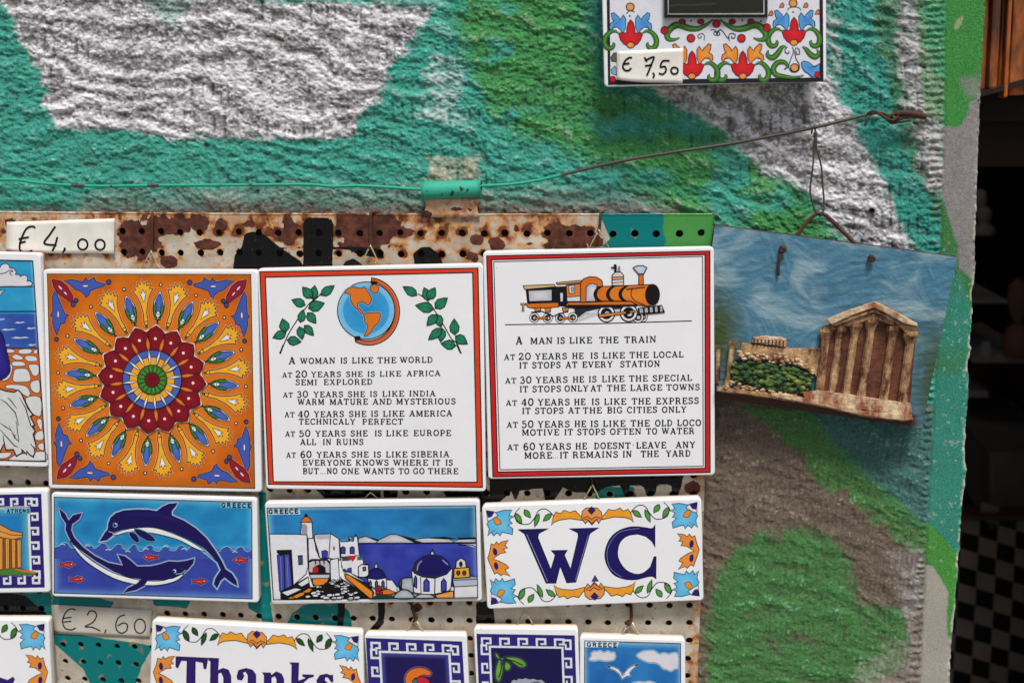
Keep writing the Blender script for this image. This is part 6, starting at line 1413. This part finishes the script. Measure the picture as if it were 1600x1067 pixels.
    relief('step', [(52, 820), (150, 835), (300, 852), (420, 880), (400, 895), (250, 872), (120, 855), (52, 846)], h1, h1+.0085, MC, inset=2)
    # columns (zoom px: x top, y top, x bottom, y bottom, radius px)
    def column(xt, yt, xb, yb, r, f=z, cap=True):
        V = []; Fc = []; nr = 18; nk = 12
        a_ = f(xt, yt); b_ = f(xb, yb)
        for i in range(nr+1):
            t = i/nr; u = a_[0]+(b_[0]-a_[0])*t; v = a_[1]+(b_[1]-a_[1])*t
            rr = r*(.86+.14*t)
            if cap and t < .13: rr = r*(1.5 if i in (0, 1) else 1.12)
            if t > .95: rr *= 1.12
            rr *= 1+random.uniform(-.035, .035)
            for k in range(nk+1):
                an = math.pi*k/nk; fl = 1-.06*(k % 2)
                V.append(W(u-rr*math.cos(an)*fl, v, h1+.0012+PX*rr*1.15*math.sin(an)*fl+.001))
        for i in range(nr):
            for k in range(nk): s = i*(nk+1)+k; Fc.append((s, s+nk+1, s+nk+2, s+1))
        n0 = len(V); 
        Fc.append(tuple(range(nk, -1, -1))); Fc.append(tuple(nr*(nk+1)+k for k in range(nk+1)))
        mesh('column', V, Fc, MC, root, False)
    for c in ((537, 572, 505, 862, 7.2), (600, 566, 560, 860, 6.8), (668, 545, 618, 862, 7.2), (738, 525, 688, 868, 7.4), (832, 560, 785, 888, 7.4), (908, 585, 868, 905, 8)): column(*c)
    column(128, 625, 98, 830, 4.8); column(62, 660, 60, 810, 4, cap=False)
    relief('entablature', [(520, 560), (560, 548), (745, 500), (880, 552), (938, 560), (925, 605), (895, 600), (860, 570), (745, 530), (600, 572), (520, 592)], h1+.003, h1+.0066, MC)
    relief('pediment_cornice', [(540, 540), (540, 528), (640, 485), (748, 450), (850, 500), (936, 548), (938, 562), (880, 552), (748, 482), (650, 515), (560, 556)], h1+.004, h1+.0092, ML, inset=1.8)
    relief('pediment_cornice', [(556, 552), (640, 515), (748, 482), (870, 548), (850, 552), (748, 500), (650, 532), (580, 560)], h1+.004, h1+.0080, MC, inset=1)
    # low walls on the left
    relief('low_wall', [(320, 235), (800, 290), (1165, 295), (1110, 600), (1080, 560), (760, 430), (260, 410), (300, 300)], h1, h1+.0030, MC, z8)
    relief('distant_temple', [(440, 175), (560, 160), (740, 178), (800, 190), (795, 285), (430, 240)], h1, h1+.0036, ML, z8, rough=.9, div=3)
    for k in range(9): relief('distant_column', [(452+38*k, 195+5*k*.4), (466+38*k, 196+5*k*.4), (464+38*k, 240+5*k), (450+38*k, 238+5*k)], h1+.0034, h1+.0046, MR, z8, .4, .2)
    # rocky crest and bushes: lumpy patches
    def lumps(name, poly_, n_, hb, r0, r1, mats, f=z8, hf=.8):
        px = [f(*p) for p in poly_]; us = [p[0] for p in px]; vs = [p[1] for p in px]; V = []; Fc = []; c = 0; tries = 0
        while c < n_ and tries < n_*20:
            tries += 1; u = random.uniform(min(us), max(us)); v = random.uniform(min(vs), max(vs))
            if sdf(np.array([u]), np.array([v]), px)[0] < 0: continue
            c += 1; r = random.uniform(r0, r1); s = len(V); hc = hb+random.uniform(-.0008, .0012); el = random.uniform(.5, .8)
            for i in range(4):
                for k in range(8):
                    an = 2*math.pi*k/8+i*.2; rr = r*math.sin(math.pi/2*(1-i/4))*random.uniform(.8, 1.2)
                    V.append(W(u+rr*math.cos(an), v+rr*el*math.sin(an), hc+PX*r*hf*math.cos(math.pi/2*(1-i/4))))
            for i in range(3):
                for k in range(8): Fc.append((s+i*8+k, s+i*8+(k+1) % 8, s+i*8+8+(k+1) % 8, s+i*8+8+k))
            Fc.append(tuple(s+24+k for k in range(8)))
        o = mesh(name, V, Fc, mats, root, True); 
        import bmesh
        bm = bmesh.new(); bm.from_mesh(o.data); bmesh.ops.recalc_face_normals(bm, faces=bm.faces[:]); bm.to_mesh(o.data); bm.free()
    relief('hillside', [(200, 470), (260, 430), (760, 470), (960, 510), (1070, 570), (1060, 720), (960, 790), (620, 740), (210, 640)], h1, h1+.0034, simple('dark_green_relief', (30, 48, 28), .7), z8)
    n = N('painted_bushes', .6, .3); f = n.noise(170, 4, .6); n.set('Base Color', n.mix(n.ramp(f, .56, .66), n.mix(n.ramp(f, .35, .55), lin((30, 52, 32)), lin((66, 96, 46))), lin((122, 130, 60)))); n.bump(n.noise(320, 4), .0014)
    lumps('bushes', [(210, 470), (280, 430), (760, 470), (960, 520), (1060, 590), (1050, 710), (960, 770), (620, 720), (220, 630)], 230, h1+.0034, 2.2, 6.0, n.m, hf=.38)
    lumps('rock_crest', [(270, 330), (500, 345), (760, 350), (900, 400), (1080, 520), (1070, 570), (900, 470), (720, 470), (480, 430), (270, 400)], 70, h1+.0036, 2.2, 5, ML)
    lumps('loose_stones', [(60, 690), (200, 640), (300, 665), (560, 720), (900, 780), (900, 810), (560, 750), (80, 730)], 60, h1+.0062, 1.8, 4.2, ML)
    # nails and hanger
    for (u, v, tail) in ((1223, 389.5, 1), (1362, 404, 0)):
        c = Vector(W(u, v, h1+.0018)); V = []; Fc = []
        pts = [W(u-3.2, v-1, h1+.001), W(u-1, v-3.4, h1+.0028), W(u+2.6, v-1.6, h1+.003), W(u+2.6, v+2, h1+.0026), W(u-1.4, v+3, h1+.003), W(u-3, v, h1+.0022), W(u+1, v-1, h1+.0035)]
        kn = tube('wire_knot', sm(pts, n=4), .0013, M_RUST, root, 7)
        if tail: tube('wire_tail', sm([W(u-1, v+2, h1+.0026), W(u-4.5, v+13, h1+.0028), W(u-6.6, v+22, h1+.0024), W(u-7, v+41, h1+.002)], n=5), .0010, M_RUST, root, 7)
    tube('wire_hanger', sm([W(1240, 374, .0135), W(1248, 364, .013), W(1264, 344, .0125), W(1276, 334.5, .012), W(1288, 335.5, .012), W(1300, 345, .0125), W(1318, 363, .013), W(1336, 381, .0135)], n=5), .00125, M_RUST, root, 8)
plaque()
tw = thing('twisted_wire', 'thin dark twisted wire looped over the stretched wire, holding the temple plaque', 'wire')
tube('strand', sm([W(*p) for p in [(1268, 209, .0095), (1270, 199, .0108), (1273, 199, .008), (1274, 212, .0075), (1272, 226, .0095), (1271, 245, .0105), (1270, 262, .0112), (1266, 300, .0118), (1274, 330, .0125), (1283, 334, .014)]], n=5), .0006, M_DARKWIRE, tw, 6)
tube('strand', sm([W(*p) for p in [(1274, 228, .0092), (1278, 240, .0102), (1283.5, 262, .011), (1285, 285, .0115), (1287.5, 316, .012), (1285, 334, .0138), (1280, 338, .0132)]], n=5), .0006, M_DARKWIRE, tw, 6)
V = [W(1274+2.0*math.cos(t*2.4), 207+t, .0092+.0009*math.sin(t*2.4)) for t in np.linspace(0, 24, 70)]
tube('twist', V, .00055, M_DARKWIRE, tw, 6)
# ---------------------------------------------------------------- the shop seen past the wall edge
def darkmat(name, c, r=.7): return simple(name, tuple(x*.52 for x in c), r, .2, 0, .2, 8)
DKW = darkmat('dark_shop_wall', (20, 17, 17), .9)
x0 = W(1560, 533, 0)[0]-.03; x1 = x0+2.4; y0, y1 = .141, 3.0; zz0, zz1 = .01, 3.2
V = [(x0-2.5, y0, zz0), (x1, y0, zz0), (x1, y1, zz0), (x0-2.5, y1, zz0), (x0-2.5, y0, zz1), (x1, y0, zz1), (x1, y1, zz1), (x0-2.5, y1, zz1)]
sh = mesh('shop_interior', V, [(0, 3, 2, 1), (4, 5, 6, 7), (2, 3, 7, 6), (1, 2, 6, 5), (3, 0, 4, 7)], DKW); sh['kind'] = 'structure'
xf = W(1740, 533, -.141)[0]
sf_ = mesh('shop_light_blocker', [(xf, y0, zz0), (x1, y0, zz0), (x1, y0, zz1), (xf, y0, zz1), (xf, y0+.03, zz0), (xf, y0+.03, zz1)], [(0, 1, 2, 3), (0, 3, 5, 4)], DKW); tag(sf_, 'added dark panel just beyond the right edge of the picture, blocking daylight from the shop', 'wall')  # unseen panel added to narrow the opening and keep daylight out
def box(name, u0, v0, u1, v1, h, dep, mat, parent=None, skew=0, bev=.002):
    a = W(u0, v0, h); b = W(u1, v0, h); c = W(u1, v1, h); d = W(u0, v1, h)
    V = [a, b, c, d]+[(p[0]+skew, p[1]+dep, p[2]) for p in (a, b, c, d)]
    o = mesh(name, V, [(0, 3, 2, 1), (0, 1, 5, 4), (1, 2, 6, 5), (2, 3, 7, 6), (3, 0, 4, 7), (4, 5, 6, 7)], mat, parent)
    m = o.modifiers.new('b', 'BEVEL'); m.width = bev; m.segments = 2; return o
# wooden slats of a shutter at the top right
ws = thing('wooden_shutter', 'orange brown wooden slatted panel behind the wall edge, top right corner', 'shutter')
wn = N('orange_wood', .55, .35); f = wn.noise(22, 6, .65, (1, 1, .12)); g_ = wn.ramp(wn.noise(26, 5, .65, (1, 1, .3)), .47, .6)
wn.set('Base Color', wn.mix(wn.math('MULTIPLY', g_, .85), wn.mix(wn.ramp(f, .35, .65), lin((116, 54, 22)), lin((190, 108, 48))), lin((34, 28, 26)))); wn.bump(f, .002)
for k, (a, b, c, d) in enumerate([(1540, 1553.5, 1530, 1543), (1554.5, 1569, 1544, 1559), (1570, 1577, 1560, 1567), (1578, 1586, 1568, 1575), (1587, 1612, 1576, 1604), (1613, 1640, 1605, 1630), (1641, 1665, 1631, 1657), (1667, 1680, 1659, 1673), (1682, 1712, 1675, 1705), (1714, 1744, 1707, 1738)]):
    h = -.16+(k % 2)*.006; yb = 143-5*(k*.55) if k < 3 else (165-4*k if k < 6 else 130)
    P = [W(a+18, -420, h), W(b+18, -420, h), W(d, yb, h), W(c, yb+1, h)]
    V = P+[(p[0], p[1]+.012, p[2]) for p in P]
    o = mesh('slat', V, [(0, 3, 2, 1), (0, 1, 5, 4), (1, 2, 6, 5), (2, 3, 7, 6), (3, 0, 4, 7)], wn.m, ws); m = o.modifiers.new('b', 'BEVEL'); m.width = .0025; m.segments = 2
mesh('rail', [W(1500, 152, -.155), W(1660, 108, -.155), W(1660, 118, -.155), W(1500, 160, -.155)]+[tuple(np.array(W(*p))+np.array((0, .03, 0))) for p in ((1500, 152, -.155), (1660, 108, -.155), (1660, 118, -.155), (1500, 160, -.155))], [(0, 3, 2, 1), (0, 1, 5, 4), (2, 3, 7, 6)], darkmat('dark_rail', (60, 50, 40)), ws)
mesh('backing', [W(1480, -430, -.18), W(1780, -430, -.18), W(1780, 190, -.18), W(1480, 190, -.18)], [(0, 3, 2, 1)], darkmat('dark_backing', (44, 36, 32)), ws)
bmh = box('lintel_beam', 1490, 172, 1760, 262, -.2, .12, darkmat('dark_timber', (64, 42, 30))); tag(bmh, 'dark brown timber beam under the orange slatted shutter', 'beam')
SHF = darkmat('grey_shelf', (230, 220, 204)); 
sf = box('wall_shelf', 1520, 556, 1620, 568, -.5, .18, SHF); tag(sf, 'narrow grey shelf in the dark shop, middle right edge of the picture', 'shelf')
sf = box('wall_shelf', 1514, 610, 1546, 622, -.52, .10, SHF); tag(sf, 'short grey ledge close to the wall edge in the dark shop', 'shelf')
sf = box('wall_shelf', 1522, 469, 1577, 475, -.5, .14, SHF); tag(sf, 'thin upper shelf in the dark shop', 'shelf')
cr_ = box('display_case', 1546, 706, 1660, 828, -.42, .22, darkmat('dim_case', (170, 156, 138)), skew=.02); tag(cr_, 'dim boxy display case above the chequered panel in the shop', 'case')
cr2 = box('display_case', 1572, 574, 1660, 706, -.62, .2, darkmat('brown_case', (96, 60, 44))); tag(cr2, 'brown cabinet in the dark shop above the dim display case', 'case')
def lathe(name, cx, v0, v1, prof, h, mat, parent=None, n=14):
    V = []; Fc = []
    for i, (t, r) in enumerate(prof):
        c = W(cx, v0+(v1-v0)*t, h)
        for k in range(n): an = 2*math.pi*k/n; V.append((c[0]+r*math.cos(an), c[1]+r*math.sin(an), c[2]))
    for i in range(len(prof)-1):
        for k in range(n): Fc.append((i*n+k, i*n+(k+1) % n, (i+1)*n+(k+1) % n, (i+1)*n+k))
    Fc.append(tuple(range(n-1, -1, -1))); Fc.append(tuple((len(prof)-1)*n+k for k in range(n)))
    return mesh(name, V, Fc, mat, parent, True)
FG = darkmat('pale_plaster_figure', (215, 212, 204)); FB = darkmat('dim_figure', (190, 130, 96))
f1 = thing('figurine', 'small pale plaster bust just right of the wall edge in the dark shop', 'figurine')
lathe('bust', 1537, 322, 366, [(0, 0.0036), (.1, 0.0072), (.3, 0.0094), (.5, 0.0065), (.6, 0.0058), (.75, 0.0115), (1, 0.0130)], -.5, FG, f1); lathe('head', 1533, 296, 326, [(0, 0.0022), (.2, 0.0058), (.6, 0.0068), (.9, 0.0043), (1, 0.0036)], -.5, FG, f1)
f2 = thing('figurine', 'brown carved figurine with a narrow face at the right edge of the picture', 'figurine')
lathe('head', 1592, 436, 508, [(0, 0.0036), (.15, 0.0101), (.45, 0.0122), (.75, 0.0094), (.95, 0.0043), (1, 0.0043)], -.5, FB, f2); lathe('body', 1594, 505, 556, [(0, 0.0058), (.2, 0.0144), (.6, 0.0180), (1, 0.0173)], -.5, FB, f2)
f3 = thing('figurine', 'little white figurine standing on the narrow grey shelf', 'figurine')
lathe('body', 1541, 534, 556, [(0, 0.0036), (.3, 0.0065), (.7, 0.0079), (1, 0.0094)], -.46, FG, f3)
# chequered panel
cp_ = thing('chequered_panel', 'dark panel of black and grey squares in the shop, lower right corner', 'panel')
zc = zoomed(1400, 740, 3.265); hq = -.4
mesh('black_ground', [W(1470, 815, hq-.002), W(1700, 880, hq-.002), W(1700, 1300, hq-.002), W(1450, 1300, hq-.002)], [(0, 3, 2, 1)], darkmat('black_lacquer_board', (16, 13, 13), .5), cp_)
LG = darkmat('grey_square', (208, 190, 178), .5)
for i in range(-3, 6):
    for j in range(-2, 10):
        if (i+j) % 2: continue
        P = []
        for (a, b) in ((0, 0), (1, 0), (1, 1), (0, 1)):
            ii, jj = i+a, j+b; P.append(W(*zc(425+92*ii-5*jj, 320+28*ii+88*jj), hq))
        V = P+[(p[0], p[1]+.002, p[2]) for p in P]
        if UV(*P[1])[0] < 1480: continue
        mesh('square', V, [(0, 3, 2, 1), (0, 1, 5, 4), (1, 2, 6, 5), (2, 3, 7, 6), (3, 0, 4, 7)], LG, cp_)
rl = box('counter_rail', 1496, 806, 1700, 814, -.39, .03, darkmat('rail_wood', (120, 84, 60))); tag(rl, 'thin wooden rail over the chequered panel', 'rail')
